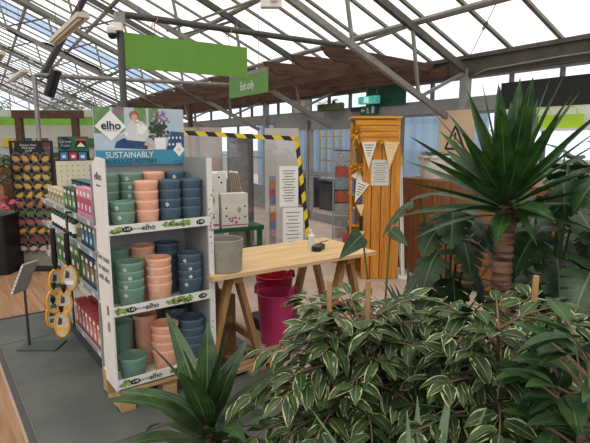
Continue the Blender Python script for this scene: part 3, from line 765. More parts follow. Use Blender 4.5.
for r_ in range(11):
    pt = None
    for c_ in range(4):
        x = -.177 + c_ * .118; z = 1.395 - r_ * .112
        o_ = Vector((1.085, 6.91, 0)) + Matrix.Rotation(FACE, 3, 'Z') @ Vector((x, .0, z))
        lab = 'tub of %s contents, %s, %s row of the black rack' % (rowc[r_][1], colsn[c_], ('top', *NTH[1:10], 'lowest')[r_])
        if pt is None:
            pt = thing('round_tub', lab, 'tub', o_, FACE, 'round tubs on the black rack')
            m = MB(); n = 20; R_ = .0565
            m.add([(cos(2 * pi * i / n) * R_ * .8, .022, sin(2 * pi * i / n) * R_ * .8) for i in range(n)] + [(cos(2 * pi * i / n) * R_, -.03, sin(2 * pi * i / n) * R_) for i in range(n)],
                  [tuple(range(n))] + [(i, (i + 1) % n, n + (i + 1) % n, n + i) for i in range(n)] + [tuple(range(n, 2 * n))[::-1]])
            m.obj('tub_body', darkin, pt)
            MB().tube([(cos(2 * pi * i / n) * R_, -.03, sin(2 * pi * i / n) * R_) for i in range(n + 1)], .005, 6, cap=False).obj('lid_rim', lidm, pt, True)
            a0 = rng.uniform(-.4, .5)
            m = MB().add([(cos(pi + a0 + pi * i / 10) * .047, -.0335, sin(pi + a0 + pi * i / 10) * .047) for i in range(11)] + [(.01, -.0335, .012)], [tuple(range(12))[::-1]])
            m.obj('printed_contents', pm('tub_%s' % rowc[r_][1], rowc[r_][0], .5, .3, 60), pt)
        else:
            q = dup(pt, lab, o_)
            for ch in q.children:
                if ch.name.startswith('printed'): ch.rotation_euler.y = rng.uniform(-.7, .7)

# dark planter box with flowers, far left
pb = thing('dark_planter_box', 'large black square planter box by the left edge', 'planter', (.62, 7.1, 0), FACE)
MB().box((0, 0, .36), (.55, .5, .72), bev=.02).obj('box', black, pb); MB().box((0, 0, .71), (.58, .53, .03)).obj('rim', black, pb)
def bush(mb, c, r, n, L, W, droop=.5, fold=.2, flat=1, shape='oval', ns=4):
    for i in range(n):
        a, b_ = rng.uniform(0, 2 * pi), rng.uniform(-.5, 1); rr = r * rng.uniform(.35, 1)
        p = Vector(c) + Vector((cos(a) * sqrt(max(0, 1 - b_ * b_)) * rr, sin(a) * sqrt(max(0, 1 - b_ * b_)) * rr, b_ * rr * flat))
        mb.leaf(p, (cos(a), sin(a), rng.uniform(-.3, .6)), L * rng.uniform(.7, 1.2), W, droop, fold, shape, ns)
dull = leafmat('dull_green_leaf', (44, 64, 40), (66, 88, 54))
fp = thing('flowering_shrub', 'leafy shrub with pink flowers in the black planter box', 'plant', (.62, 7.1, .728), 0)
MB().tube([(0, 0, 0), (.02, 0, .3)], .02).obj('stem', fencez, fp)
m = MB(); bush(m, (0, 0, .45), .34, 240, .12, .07, flat=1.2); m.obj('foliage', dull, fp)
for i in range(26): a = rng.uniform(0, 6.3); MB().lathe([(.001, -.02), (.035, 0), (.02, .03), (.001, .03)], 8, (cos(a) * .3, sin(a) * .3, .06 + rng.uniform(0, .12))).obj('flower', pm('pink_petals', (220, 90, 140), .6, .3, 40), fp)

# back-of-shop: timber frame, long counter with green valance, brick planters
fr = thing('timber_gantry', 'brown timber gantry behind the black tub rack', 'frame', (1.78, 9.3, 0), FACE)
for sx in (-.52, .42): MB().box((sx, 0, 1.0), (.10, .10, 2.0)).obj('post', pergy, fr)
MB().box((-.03, 0, 2.03), (1.16, .12, .13)).obj('crossbeam', pergy, fr); MB().box((-.03, 0, 1.36), (.9, .06, .08)).obj('rail', pergy, fr)
ct = thing('shop_counter', 'long far counter with bright green valance at the back', 'counter', (2.2, 13.5, 0), FACE)
MB().box((-.3, .3, .55), (5.2, .6, 1.1)).obj('base', pm('brick_brown', (150, 106, 76), .8, .3, 6), ct)
MB().box((-.3, .2, 1.14), (5.4, .9, .08)).obj('worktop', pm('counter_top', (70, 60, 54), .6, .2), ct)
MB().box((-.3, .56, 1.75), (5.2, .05, 1.2)).obj('back_wall', pm('pale_backdrop', (190, 188, 178), .7, .1, 2), ct)
va = MB().box((-.3, .0, 2.06), (5.2, .05, .2)).obj('valance', pm('lime_valance', (112, 168, 56), .6, .25, 3), ct)
for sx in (-2.8, 2.2): MB().box((sx, .0, 1.6), (.08, .08, .92)).obj('post', fencez, ct)
for i, c_ in enumerate(((214, 190, 60), (60, 100, 90), (120, 70, 60), (200, 200, 190), (220, 140, 60), (80, 110, 60))):
    MB().box((-.9 + i * .42, .5, 1.55), (.3, .03, .22)).obj('poster', pm('poster%d' % i, c_, .6, .3, 20), ct)
for i in range(6):
    t = thing('brick_planter', 'brown brick planter in front of the far counter, %s from the left' % NTH[i], 'planter', Vector((2.2, 13.5, 0)) + Matrix.Rotation(FACE, 3, 'Z') @ Vector((-2.6 + i * 1.1, -1.2, 0)), FACE, 'brick planters at the back')
    MB().box((0, 0, .5), (.8, .5, 1.0), bev=.01).obj('box', MATS['brick_brown'], t)
    m = MB(); bush(m, (0, 0, 1.05), .32, 90, .16, .09, flat=.8); m.obj('foliage', leafmat('bright_leaf%d' % i, (86, 128, 58), (130, 168, 84)), t)

# ================================================================ OVERHEAD THINGS
sg = thing('hanging_green_sign', 'long blank green sign hanging from a steel pole arm', 'sign', (0, 0, 0))
MB().box((1.686, 3.6, 2.218), (.99, .012, .236)).obj('board', G, sg)
tie = MB()
for x in (1.42, 2.02): tie.tube([(x, 3.6, 2.33), (x, 3.6, 2.455)], .003, 6); tie.tube([(x + .02 * cos(q), 3.6 + .035 * sin(q), 2.43 + .035 * cos(q)) for q in [i * .7 for i in range(10)]], .003, 5)
tie.obj('ties', pm('rope', (180, 130, 90), .8), sg)
pf = thing('steel_pole_frame', 'dark steel pole with a long horizontal arm above the pottery display', 'pole', (0, 0, 0))
MB().tube([(1.172, 3.6, 0), (1.172, 3.6, 2.40), (1.182, 3.6, 2.435), (1.21, 3.6, 2.452), (3.24, 3.6, 2.462)], .024, 12).obj('tube', pm('pole_steel', (78, 76, 72), .5, .25, 12, metal=.3), pf, True)
MB().box((1.172, 3.6, .006), (.12, .12, .012)).obj('foot_plate', steel, pf); MB().box((1.172, 3.6, 2.42), (.06, .06, .08)).obj('corner_clamp', steel, pf)
pf2 = thing('steel_pole_frame', 'pale galvanised pole with a horizontal arm behind the black rack', 'pole', (0, 0, 0))
MB().tube([(1.285, 7.5, 0), (1.285, 7.5, 2.45), (1.33, 7.5, 2.452), (4.35, 7.5, 2.51)], .03, 12).obj('tube', steel, pf2, True)
MB().box((1.285, 7.5, .006), (.14, .14, .012)).obj('foot_plate', steel, pf2)
eo = thing('exit_sign_board', 'small green hanging board reading Exit only', 'sign', uvp(3.2, 6.47, 2.355), 0)
eo.rotation_euler.z = pi / 2 - B + pi
MB().box((0, 0, 0), (1.20, .012, .27)).obj('board', pm('green_sign_small', (92, 142, 66), .55, .05), eo)
text('Exit only', .17, white, eo, 'lettering', (0, -.0075, .0), (pi / 2, 0, 0), sx=.72)
MB().box((0, .005, .16), (1.16, .03, .05)).obj('top_rail', steel, eo)
MB().tube([(-.3, 0, .18), (-.3, 0, 1.28)], .004, 6).obj('hanger', steel, eo); MB().tube([(.35, 0, .18), (.35, 0, 1.28)], .004, 6).obj('hanger', steel, eo)
# text must face the camera side (towards -v)
lampw = pm('lamp_housing', (206, 200, 184), .5, .08)
def batten(label, a, b_, wd=.1):
    a, b_ = Vector(a), Vector(b_); mid = (a + b_) / 2; L_ = (b_ - a).length
    t = thing('strip_light', label, 'light', mid, -math.atan2((b_ - a).x, (b_ - a).y), 'strip lights under the roof')
    MB().box((0, 0, 0), (wd, L_, .05), bev=.01).obj('housing', lampw, t)
    MB().tube([(-.03, -L_ / 2 + .06, -.035), (-.03, L_ / 2 - .06, -.035)], .013).obj('tube_lamp', white, t, True)
    MB().tube([(.03, -L_ / 2 + .06, -.035), (.03, L_ / 2 - .06, -.035)], .013).obj('tube_lamp', white, t, True)
    for sy in (-1, 1):
        y = sy * L_ * .38; top = roofz((mid + Vector((0, y, 0))).dot(V)) - mid.z
        MB().tube([(0, y, .02), (0, y, top)], .004, 5).obj('hanger', steeldark, t)
batten('long cream strip light hanging nearest under the roof', (1.5, 5.75, 2.9), (1.56, 7.5, 2.9), .13)
batten('cream strip light hanging beyond the nearest one', (1.72, 10.9, 2.9), (1.74, 12.9, 2.9), .13)
batten('cream strip light by the left edge of the roof', (1.02, 8.7, 2.87), (1.08, 10.4, 2.87), .22)
sk = thing('loudspeaker', 'black loudspeaker on an angled bracket under the roof', 'speaker', (1.50, 7.5, 2.36), FACE)
b = MB().box((0, 0, 0), (.11, .16, .36), ry=.35, bev=.03).obj('cabinet', black, sk)
MB().bar((-.15, .05, .12), (-.02, .02, .05), .05, .05).obj('bracket', black, sk)
MB().bar((-.15, .05, .10), (.42, .9, 1.75), .07, .07).obj('support_arm', pm('dark_iron', (52, 48, 46), .6, .2), sk)
dc = thing('dome_camera', 'white and black dome camera on the pole corner', 'camera', (1.115, 3.59, 2.33), FACE)
MB().box((.03, 0, .03), (.08, .04, .05)).obj('mount', white, dc)
MB().lathe([(.001, 0), (.024, 0), (.034, .015), (.034, .04), (.024, .05), (.001, .05)], 20, (0, 0, -.015)).obj('ring', white, dc, True)
MB().lathe([(.001, -.036), (.016, -.033), (.027, -.022), (.032, 0), (.001, 0)], 20, (0, 0, -.015)).obj('dome', black, dc, True)
hx = thing('roof_control_box', 'small white control box hanging at the top of the roof', 'box', (2.79, 4.15, 2.89), FACE)
MB().box((0, 0, .05), (.20, .09, .2), bev=.01).obj('casing', white, hx); MB().box((.03, -.055, .05), (.07, .03, .11), bev=.01).obj('switch', lampw, hx)
MB().tube([(0, 0, .15), (0, 0, roofz(2.43) - 2.89 - .02)], .008, 6).obj('rod', steeldark, hx)
cb = thing('roof_cable', 'black cable looping along the roof bars at the left', 'cable')
pts = [uvp(.5 + 3.6 * t, 15.8 + .4 * sin(t * 9), roofz(.5 + 3.6 * t) - .25 - .10 * abs(sin(t * 9))) for t in [i / 30 for i in range(31)]]
MB().tube(pts, .035, 6).obj('cable_run', pm('cable_black', (28, 28, 30), .7), cb, True)
wr = thing('tension_wire', 'thin tension wire with a turnbuckle crossing the roof glass', 'wire')
a_, b_ = uvp(4.4, 3.2, roofz(4.4) - .08), uvp(5.6, 4.7, 2.66)
MB().tube([a_, b_], .005, 6).obj('wire', steeldark, wr)
tb = MB(); q = a_.lerp(b_, .55); dr = (b_ - a_).normalized(); sd = dr.cross(Vector((0, 0, 1)))
for s in (-1, 1): tb.tube([q - dr * .1, q - dr * .05 + sd * s * .016, q + dr * .05 + sd * s * .016, q + dr * .1], .006, 6)
tb.obj('turnbuckle', steeldark, wr, True)

# ================================================================ COUNTER AREA
tt = thing('trestle_table', 'pale pine trestle table beside the pottery display', 'table', (2.10, 3.05, 0), radians(-3))
top = MB().box((0, 0, .737), (1.38, .68, .026)).obj('table_top', pine, tt)
def trestle(x, nm):
    for sy in (-.24, .24):
        for sx in (-1, 1):
            MB().bar((x + sx * .03, sy, .70), (x + sx * .21, sy, 0.004), .035, .07, up=(0, 1, 0)).obj('leg', pinez, tt)
    MB().box((x, 0, .702), (.07, .62, .045)).obj('trestle_rail', pinez, tt)
    for sx in (-1, 1): MB().box((x + sx * .15, 0, .24), (.03, .5, .05)).obj('stretcher', pinez, tt)
trestle(-.50, 'left'); trestle(.46, 'right')
gp = thing('grey_planter', 'round stone-grey planter on the left corner of the table', 'planter', (1.55, 2.865, .7505))
s_grey = pm('stone_grey', (150, 144, 132), .8, .15, 25, bump=.1)
MB().lathe([(.001, 0), (.100, 0), (.106, .006), (.116, .198), (.117, .212), (.112, .216), (.107, .212), (.098, .03), (.001, .03)], 40).obj('body', s_grey, gp, True)
sn = thing('card_reader', 'black card payment reader lying on the table', 'card reader', (2.44, 2.99, .7505), radians(-55))
MB().box((0, 0, .018), (.075, .16, .036), bev=.02).obj('body', black, sn); MB().box((0, .035, .0375), (.055, .05, .003)).obj('screen', pm('screen_dark', (40, 44, 48), .15), sn)
kp = MB()
for i in range(3):
    for j in range(4): kp.box((-.02 + i * .02, -.055 + j * .018, .038), (.014, .011, .004))
kp.obj('keys', inkgrey, sn)
MB().tube([(0, .08, .008), (.02, .14, .004), (-.06, .26, .004), (-.02, .36, .004)], .003, 6).obj('cable', black, sn, True)
bt = thing('sanitiser_bottle', 'clear pump bottle standing on the table near the card reader', 'bottle', (2.49, 3.14, .7505))
MB().lathe([(.001, 0), (.026, 0), (.028, .005), (.028, .085), (.012, .1), (.012, .108), (.001, .108)], 20).obj('bottle', pm('clear_bottle', (206, 214, 220), .2, .05), bt, True)
MB().tube([(0, 0, .108), (0, 0, .135), (-.02, -.01, .138), (-.032, -.016, .132)], .006, 8).obj('pump', white, bt, True)
# tubs under the table
def tub(label, c_, loc, rz, r=.165, h=.31):
    t = thing('flexible_tub', label, 'tub', loc, rz, 'rubber tubs under the table'); mt = pm('tub_plastic%d' % c_[0], c_, .45, .1, 12)
    MB().lathe([(.001, 0), (r * .8, 0), (r * .83, .01), (r, h), (r + .008, h + .004), (r - .004, h + .006), (r * .8, .012), (.001, .012)], 36).obj('body', mt, t, True)
    for s in (-1, 1):
        MB().tube([(-.07, s * r * .97, h - .005), (-.045, s * r * 1.05, h + .05), (0, s * r * 1.08, h + .065), (.045, s * r * 1.05, h + .05), (.07, s * r * .97, h - .005)], .012, 8).obj('handle', mt, t, True)
tub('bright pink rubber tub under the table', (206, 60, 122), (2.17, 3.19, .0), .5, .15, .40)
tub('red rubber tub behind the pink one under the table', (176, 28, 44), (2.34, 3.46, .099), .3, .16, .36)
cr_ = thing('cardboard_box', 'brown cardboard box under the left end of the table', 'box', (1.62, 3.24, 0), .1)
MB().box((0, 0, .24), (.26, .26, .48)).obj('carton', pm('brown_card', (120, 84, 56), .7, .15), cr_); MB().box((0, -.131, .3), (.2, .002, .05)).obj('tape_strip', pm('tape_brown', (150, 112, 74), .5), cr_)
lp = thing('loose_pallet', 'rough wooden slatted pallet lying under the table', 'pallet', (1.66, 3.0, 0), .1)
for i in range(3): MB().box((-.16 + i * .18, -.02, .015), (.05, .42, .03)).obj('bearer', pinez, lp)
for i in range(2): MB().box((.0, -.17 + i * .055, .042), (.4, .045, .02)).obj('slat', palletw, lp)
bk = thing('bag_of_compost', 'crumpled patterned plastic bag on the floor by the pink tub', 'bag', (2.36, 3.05, 0), .4)
MB().lathe([(.001, 0), (.09, 0), (.12, .05), (.11, .14), (.07, .2), (.02, .22), (.001, .22)], 14, sx=1.1, sy=.7).obj('sack', pm('bag_print', (190, 186, 200), .4, .5, 22, c2=(70, 80, 150)), bk, True)
MB().box((0, -.095, .1), (.08, .004, .08)).obj('print', pm('bag_yellow', (226, 180, 50), .5), bk)
ey = thing('low_plinth', 'dark stool-like plinth under the red tub', 'plinth', (2.34, 3.46, 0))
MB().box((0, 0, .045), (.34, .34, .09)).obj('body', blacksoft, ey); MB().box((0, 0, .0935), (.36, .36, .009)).obj('lid', black, ey)

# clear screen with hazard tape
TL, TR_ = Vector((2.02, 4.60, 0)), Vector((3.13, 4.17, 0))
ax = (TR_ - TL); SW = ax.length; sc_rot = math.atan2(ax.y, ax.x)
ps = thing('clear_screen', 'clear perspex counter screen edged with yellow and black hazard tape', 'screen', TL, sc_rot)
MB().add([(.0, 0, .52), (SW + .14, 0, .52), (SW, 0, 1.64), (-.05, 0, 1.70)], [(0, 1, 2, 3)]).obj('panel', perspex, ps)
tape = MB(); yb = 1
def tp_seg(p, q, wd, n):
    p, q = Vector(p), Vector(q); d = (q - p); ln = d.length; d.normalize(); nn = Vector((d.z, 0, -d.x)); sl = wd * .9
    for i in range(n):
        a, b_ = p + d * ln * i / n, p + d * ln * (i + 1) / n
        o0 = d * (sl if 1 else 0)
        tape.add([a + Vector((0, -.004, 0)), b_ + Vector((0, -.004, 0)), b_ + nn * wd + d * sl * (0 if i == n - 1 else 1) + Vector((0, -.004, 0)), a + nn * wd + d * sl * (0 if i == 0 else 1) + Vector((0, -.004, 0))], [(0, 1, 2, 3)], i % 2)
tp_seg((-.05, 0, 1.70), (SW, 0, 1.64), .045, 13)
tp_seg((SW, 0, 1.64), (SW + .14, 0, .52), .045, 12)
tape.obj('hazard_tape', [pm('tape_yellow', (226, 196, 40), .5, .1), pm('tape_black', (34, 32, 30), .5)], ps)
for x in (.1, SW + .02): MB().box((x, 0, .0125), (.06, .3, .025)).obj('foot', steel, ps); MB().box((x, .012, .30), (.025, .015, .56)).obj('post', steel, ps)
RS = Matrix.Rotation(sc_rot, 3, 'Z')
def sheet(label, x, z, wd, ht, lines, tilt=0):
    t = thing('paper_notice', label, 'notice', TL + RS @ Vector((x, -.006, z)), sc_rot, 'notices on the clear screen')
    MB().box((0, 0, 0), (wd, .002, ht)).obj('sheet', pm('paper', (226, 222, 218), .7, .04), t)
    m = MB()
    for i in range(lines): m.box((0, -.0014, ht / 2 - .05 - i * (ht - .08) / lines), (wd * (.7 - .25 * ((i * 7) % 3) / 2), .0006, .009))
    m.obj('printed_lines', inkgrey, t)
sheet('white printed notice on the clear screen, the upper one', 1.085, 1.13, .20, .42, 12)
sheet('white printed notice on the clear screen, the lower one', 1.13, .69, .22, .43, 9)
lf = thing('leaflet_strip', 'narrow strip of colourful leaflets beside the screen notices', 'leaflets', TL + RS @ Vector((.92, .03, .0)), sc_rot)
MB().box((0, .01, .62), (.07, .012, 1.24)).obj('holder', greyin, lf)
for i in range(7): MB().box((0, -.002, 1.15 - i * .085), (.055, .006, .07)).obj('leaflet', pm('leaflet%d' % i, [(214, 130, 90), (190, 90, 110), (90, 120, 170), (224, 190, 170), (210, 120, 80), (120, 130, 180), (216, 160, 150)][i], .5, .3, 40), lf)
# green bench with flower boxes behind the screen
gb = thing('green_bench', 'dark green slatted bench behind the clear screen', 'bench', (2.78, 5.12, 0), radians(-8))
gm = pm('bench_green', (24, 92, 62), .5, .12)
MB().box((0, 0, .60), (.78, .45, .05)).obj('top', gm, gb)
for sx in (-.35, .35):
    for sy in (-.18, .18): MB().box((sx, sy, .2875), (.05, .05, .575)).obj('leg', gm, gb)
MB().box((0, -.2, .36), (.7, .02, .06)).obj('rail', gm, gb); MB().box((0, 0, .2), (.7, .4, .02)).obj('lower_shelf', gm, gb)
bxm = pm('flower_box_white', (236, 231, 222), .65, .04); mag = pm('print_magenta', (170, 50, 110), .6)
def flowerbox(label, loc, rz, d, holes):
    t = thing('flower_carton', label, 'carton', loc, rz, 'white flower cartons'); x, y, z = d
    MB().box((0, 0, z / 2), d).obj('carton', bxm, t)
    m = MB()
    for hx_, hz_ in holes: m.add([(hx_ * x + cos(q * .63) * .012, -y / 2 - .001, hz_ * z + sin(q * .63) * .012) for q in range(10)], [tuple(range(10))])
    for hx_, hz_ in holes[:2]: m.add([(-x / 2 - .001, hx_ * y + cos(q * .63) * .012, hz_ * z + sin(q * .63) * .012) for q in range(10)], [tuple(range(10))[::-1]])
    m.obj('air_holes', ink, t)
    m = MB()
    m.add([(-.48 * x, -y / 2 - .001, .06 * z), (.48 * x, -y / 2 - .001, .06 * z), (.48 * x, -y / 2 - .001, .09 * z), (-.48 * x, -y / 2 - .001, .09 * z)], [(0, 1, 2, 3)])
    for i in range(7): cx = rng.uniform(-.2, .3) * x; cz = rng.uniform(.14, .32) * z; m.add([(cx + cos(q) * .022 * rng.uniform(.3, 1), -y / 2 - .0012, cz + sin(q) * .02 * rng.uniform(.3, 1)) for q in range(6)], [tuple(range(6))])
    m.obj('flower_print', mag, t)
    MB().prism([(.08 * x, .52 * z), (.17 * x, .62 * z), (.26 * x, .52 * z), (.17 * x, .42 * z)], -y / 2 - .0016, -y / 2 - .0004).obj('card_patch', pm('card_tan', (190, 150, 110), .7), t)
bh = [(-.32, .35), (-.32, .58), (.38, .62), (.38, .3)]
flowerbox('white flower carton in front on the green bench', (2.80, 4.98, .6255), radians(-12), (.31, .16, .385), bh)
flowerbox('white flower carton tucked left of the front one on the bench', (2.56, 5.06, .6255), radians(-22), (.16, .24, .62), [(-.1, .3), (.1, .7)])
flowerbox('white flower carton standing upright behind the front one', (2.68, 5.22, .6255), radians(-15), (.28, .14, .62), [(.1, .7), (.2, .9), (-.2, .8), (.3, .8), (-.1, .95)])
for i in range(5):
    t = thing('flattened_carton', 'flattened white carton leaning on the bench boxes, %s from the left' % NTH[i], 'carton', (2.90 + i * .045, 5.16 - i * .012, .6255), radians(60), 'flattened cartons on the bench')
    b = MB().box((0, 0, .31), (.2, .014, .62), rx=.0).obj('sheet', bxm, t); b.rotation_euler.x = -.04 * (i + 1)
    MB().box((-.1, 0, .31), (.003, .013, .60)).obj('corrugated_edge', pm('corrugated', (150, 128, 104), .8, .3, 80), t).rotation_euler.x = -.04 * (i + 1)
# tall grey cabinet, brown door, leaflet rack, extinguisher
gc = thing('tall_grey_cabinet', 'tall plain grey cabinet behind the screen notices', 'cabinet', (4.40, 6.28, 0), FACE)
MB().box((0, 0, .89), (.50, .35, 1.78)).obj('body', pm('cabinet_grey', (196, 192, 186), .6, .06), gc); MB().box((.08, -.178, .86), (.30, .006, 1.5)).obj('door', pm('cabinet_door', (204, 200, 194), .6, .05), gc); MB().box((.2, -.19, .95), (.015, .02, .12)).obj('handle', steel, gc)
gc2 = thing('dark_tall_fridge', 'dark tall glass-fronted unit left of the grey cabinet', 'cabinet', (3.95, 6.75, 0), FACE)
MB().box((0, 0, .85), (.36, .4, 1.7)).obj('body', pm('fridge_dark', (104, 98, 96), .5, .2), gc2); MB().box((0, -.205, .95), (.28, .01, 1.2)).obj('front_glass', pm('fridge_glass', (126, 120, 118), .2, .2), gc2)
gc3 = thing('beige_partition', 'beige brown partition panel seen through the clear screen', 'partition', (3.45, 7.2, 0), FACE)
MB().box((0, 0, .9), (.75, .05, 1.8)).obj('panel', pm('beige_panel', (176, 160, 148), .7, .1), gc3); MB().box((0, -.03, .9), (.06, .02, 1.8)).obj('stile', greyframe, gc3); MB().box((-.37, -.03, .9), (.05, .02, 1.8)).obj('stile', greyframe, gc3)
lr = thing('leaflet_stand', 'tall clear leaflet stand with red leaflets by the glass doors', 'stand', (4.43, 4.94, 0), FACE)
for sx in (-.115, .115): MB().box((sx, 0, .74), (.018, .03, 1.46)).obj('upright', railm, lr)
MB().box((0, 0, 1.47), (.235, .02, .02)).obj('top_bar', pm('blue_bar', (70, 74, 130), .5), lr); MB().box((0, 0, .01), (.28, .26, .02)).obj('base', steel, lr)
for i, c_ in enumerate(((206, 212, 220), (228, 108, 88), (176, 196, 210), (228, 120, 100), (216, 216, 214), (188, 194, 200), (214, 200, 186))):
    MB().box((0, .005, 1.36 - i * .165), (.19, .02, .14)).obj('leaflet', pm('stand_leaflet%d' % i, c_, .5, .3, 30), lr)
MB().box((0, -.02, .75), (.20, .004, 1.38)).obj('clear_front', clear, lr)
fe = thing('fire_extinguisher', 'red fire extinguisher on the floor by the leaflet stand', 'fire extinguisher', (4.27, 4.62, 0))
MB().lathe([(.001, 0), (.075, 0), (.08, .01), (.08, .36), (.06, .42), (.03, .44), (.001, .44)], 24).obj('cylinder', pm('red_paint', (176, 26, 30), .35, .08), fe, True)
MB().tube([(0, 0, .44), (0, 0, .49)], .015).obj('valve', black, fe, True); MB().tube([(0, 0, .47), (.09, -.03, .46), (.1, -.04, .25)], .01).obj('hose', black, fe, True); MB().bar((-.03, 0, .5), (.07, 0, .52), .02, .015).obj('lever', black, fe)

# exit signs on the beam
es = thing('exit_running_man_sign', 'green emergency exit sign with a running figure below the lit one', 'sign', uvp(WV - .10, 6.72, 2.105), pi / 2 - B + pi)
MB().box((0, 0, 0), (.42, .02, .15)).obj('plate', pm('exit_green', (20, 92, 56), .5, .05), es)
mn = MB(); Y = -.0125
mn.box((-.02, Y, .035), (.03, .003, .03)); mn.bar((-.03, Y, .02), (.0, Y, -.02), .003, .03, up=(0, 1, 0)); mn.bar((.0, Y, -.02), (.03, Y, -.055), .003, .018); mn.bar((.0, Y, -.02), (-.045, Y, -.05), .003, .018); mn.bar((-.05, Y, .01), (.02, Y, .01), .003, .014)
mn.box((.12, Y, 0), (.06, .003, .11)); mn.bar((-.17, Y, 0), (-.09, Y, 0), .003, .02); mn.prism([(-.19, 0), (-.15, .035), (-.15, -.035)], Y - .0015, Y + .0015)
mn.obj('pictogram', white, es)
MB().box((-.36, .01, .03), (.26, .05, .07), bev=.01).obj('black_fitting', black, es)
eb = thing('exit_light_box', 'glowing turquoise emergency light box above the exit sign', 'light', uvp(WV - .20, 6.60, 2.20), pi / 2 - B + pi)
MB().box((0, 0, .06), (.46, .12, .12), bev=.02).obj('housing', pm('turq_box', (90, 200, 184), .3, .3, 18, emit=.35), eb)
es2 = MB().box((0, -.062, .06), (.12, .004, .09)).obj('lamp_patch', pm('turq_lit', (190, 240, 236), .3, .1, emit=.5), eb)
hk = MB()
for x in (-.05, .2): hk.tube([(x, 0, .12), (x, 0, .30)], .004, 6)
hk.obj('hooks', steel, eb)
gbk = thing('dark_green_banner', 'dark green board hung in the high window behind the light box', 'board', uvp(WV - .07, 6.35, 2.16), pi / 2 - B + pi)
MB().box((0, 0, .14), (.95, .02, .28)).obj('board', pm('dark_green_board', (18, 74, 56), .6, .1), gbk)
MB().box((0, -.011, .14), (.85, .004, .02)).obj('seam', pm('dark_green_seam', (30, 96, 70), .6), gbk)
bsk = thing('mossy_basket', 'green mossy planter trough on the beam left of the light box', 'planter', uvp(WV - .16, 7.75, 2.151), pi / 2 - B + pi)
MB().box((0, 0, .06), (.7, .16, .12), bev=.03).obj('trough', pm('moss', (92, 104, 62), .8, .4, 20), bsk)
m = MB(); bush(m, (0, 0, .12), .25, 70, .1, .04, flat=.35); m.obj('foliage', dull, bsk)
bx2 = thing('grey_junction_box', 'plain grey box on the high window ledge', 'box', uvp(WV - .16, 8.75, 2.151), pi / 2 - B + pi)
MB().box((0, 0, .12), (.42, .14, .24)).obj('box', pm('grey_box', (176, 172, 164), .6), bx2); MB().box((0, 0, .243), (.43, .15, .006)).obj('lid', greyin, bx2)

# orange shed with bunting
SH = Vector((4.11, 4.05, 0)); SR = Matrix.Rotation(FACE, 3, 'Z')
sh = thing('orange_pine_cabinet', 'orange stained tongue and groove cupboard hung with bunting', 'cupboard', SH, FACE)
HH = 1.85
for i in range(4): MB().box((-.075 + i * .108, 0, .78), (.098, .02, 1.56)).obj('front_board', shedw, sh)
MB().box((.085, .016, .78), (.43, .006, 1.56)).obj('front_lining', fencez, sh)
MB().box((.26, .19, .9), (.02, .38, 1.8)).obj('side_panel', shedw, sh)
MB().box((.02, .38, .9), (.50, .02, 1.8)).obj('back_panel', shedw, sh)
m = MB()
for i in range(4): m.box((.035, -.012 - .004 * (i % 2), 1.605 + i * .065), (.50, .03, .058))
m.obj('roof_fascia', shedh, sh)
MB().box((.02, .18, 1.855), (.56, .46, .025)).obj('roof_board', shedh, sh)
for z in (.25, .62, .98, 1.32): MB().box((-.19, .2, z), (.12, .34, .018)).obj('side_shelf', shedh, sh)
MB().box((-.255, .01, .9), (.02, .03, 1.8)).obj('corner_post', shedw, sh)
for i, (z, c_, n_) in enumerate(((.629, (120, 130, 140), 'grey'), (.989, (90, 120, 150), 'blue'), (1.329, (150, 150, 150), 'pale'))):
    t = thing('small_bottle', '%s small bottle on an open side shelf of the orange cupboard' % n_, 'bottle', SH + SR @ Vector((-.2, .12, z)), FACE, 'bottles on the cupboard side shelves')
    MB().lathe([(.001, 0), (.03, 0), (.03, .13), (.012, .16), (.012, .18), (.001, .18)], 14).obj('bottle', pm('shelfbottle%d' % i, c_, .3), t, True)
    MB().lathe([(.001, .18), (.015, .18), (.015, .2), (.001, .2)], 10).obj('cap', white, t)
pap = pm('pennant_paper', (224, 220, 204), .7, .06); papc = pm('pennant_cream', (226, 202, 156), .7, .08)
def pennant(label, x, z, wd, ht, mt, rot, lines, y=-.035):
    t = thing('pennant_flag', label, 'pennant', SH + SR @ Vector((x, y, z)), FACE, 'pennants on the orange cupboard'); t.rotation_euler.y = rot
    MB().prism([(-wd / 2, 0), (0, -ht), (wd / 2, 0)], -.0015, .0015).obj('flag', mt, t)
    if lines:
        m = MB()
        for i in range(lines): m.box((0, -.0018, -.035 - i * .03), (wd * (.6 - .1 * i), .0006, .008))
        m.obj('printed_lines', ink if lines > 3 else pm('orange_ink', (220, 160, 90), .6), t)
pennant('white printed pennant at the top left of the orange cupboard', -.065, 1.585, .17, .30, pap, 0, 5)
pennant('cream pennant at the top right of the orange cupboard', .185, 1.585, .17, .31, papc, .05, 2)
pennant('white printed pennant hanging lower on the cupboard edge', -.125, 1.14, .16, .26, pap, .35, 5)
pennant('small cream pennant at the bottom of the bunting', -.15, .58, .12, .18, papc, .2, 0)
pennant('small cream pennant below the printed hanging one', -.15, .88, .1, .14, papc, -.1, 0)
pennant('small white pennant left of the yellow bow', -.215, 1.24, .12, .14, pap, -.7, 0)
nt_ = thing('paper_notice', 'white notice pinned in the middle of the orange cupboard', 'notice', SH + SR @ Vector((.07, -.0125, 1.24)), FACE)
MB().box((0, 0, 0), (.20, .002, .29)).obj('sheet', pm('paper_shade', (206, 202, 194), .7, .04), nt_)
m = MB()
for i in range(9): m.box((0, -.0014, .105 - i * .026), (.15 - .04 * (i % 2), .0006, .007))
m.obj('printed_lines', inkgrey, nt_)
bow = pm('amber_ribbon', (222, 160, 44), .6, .25, 30)
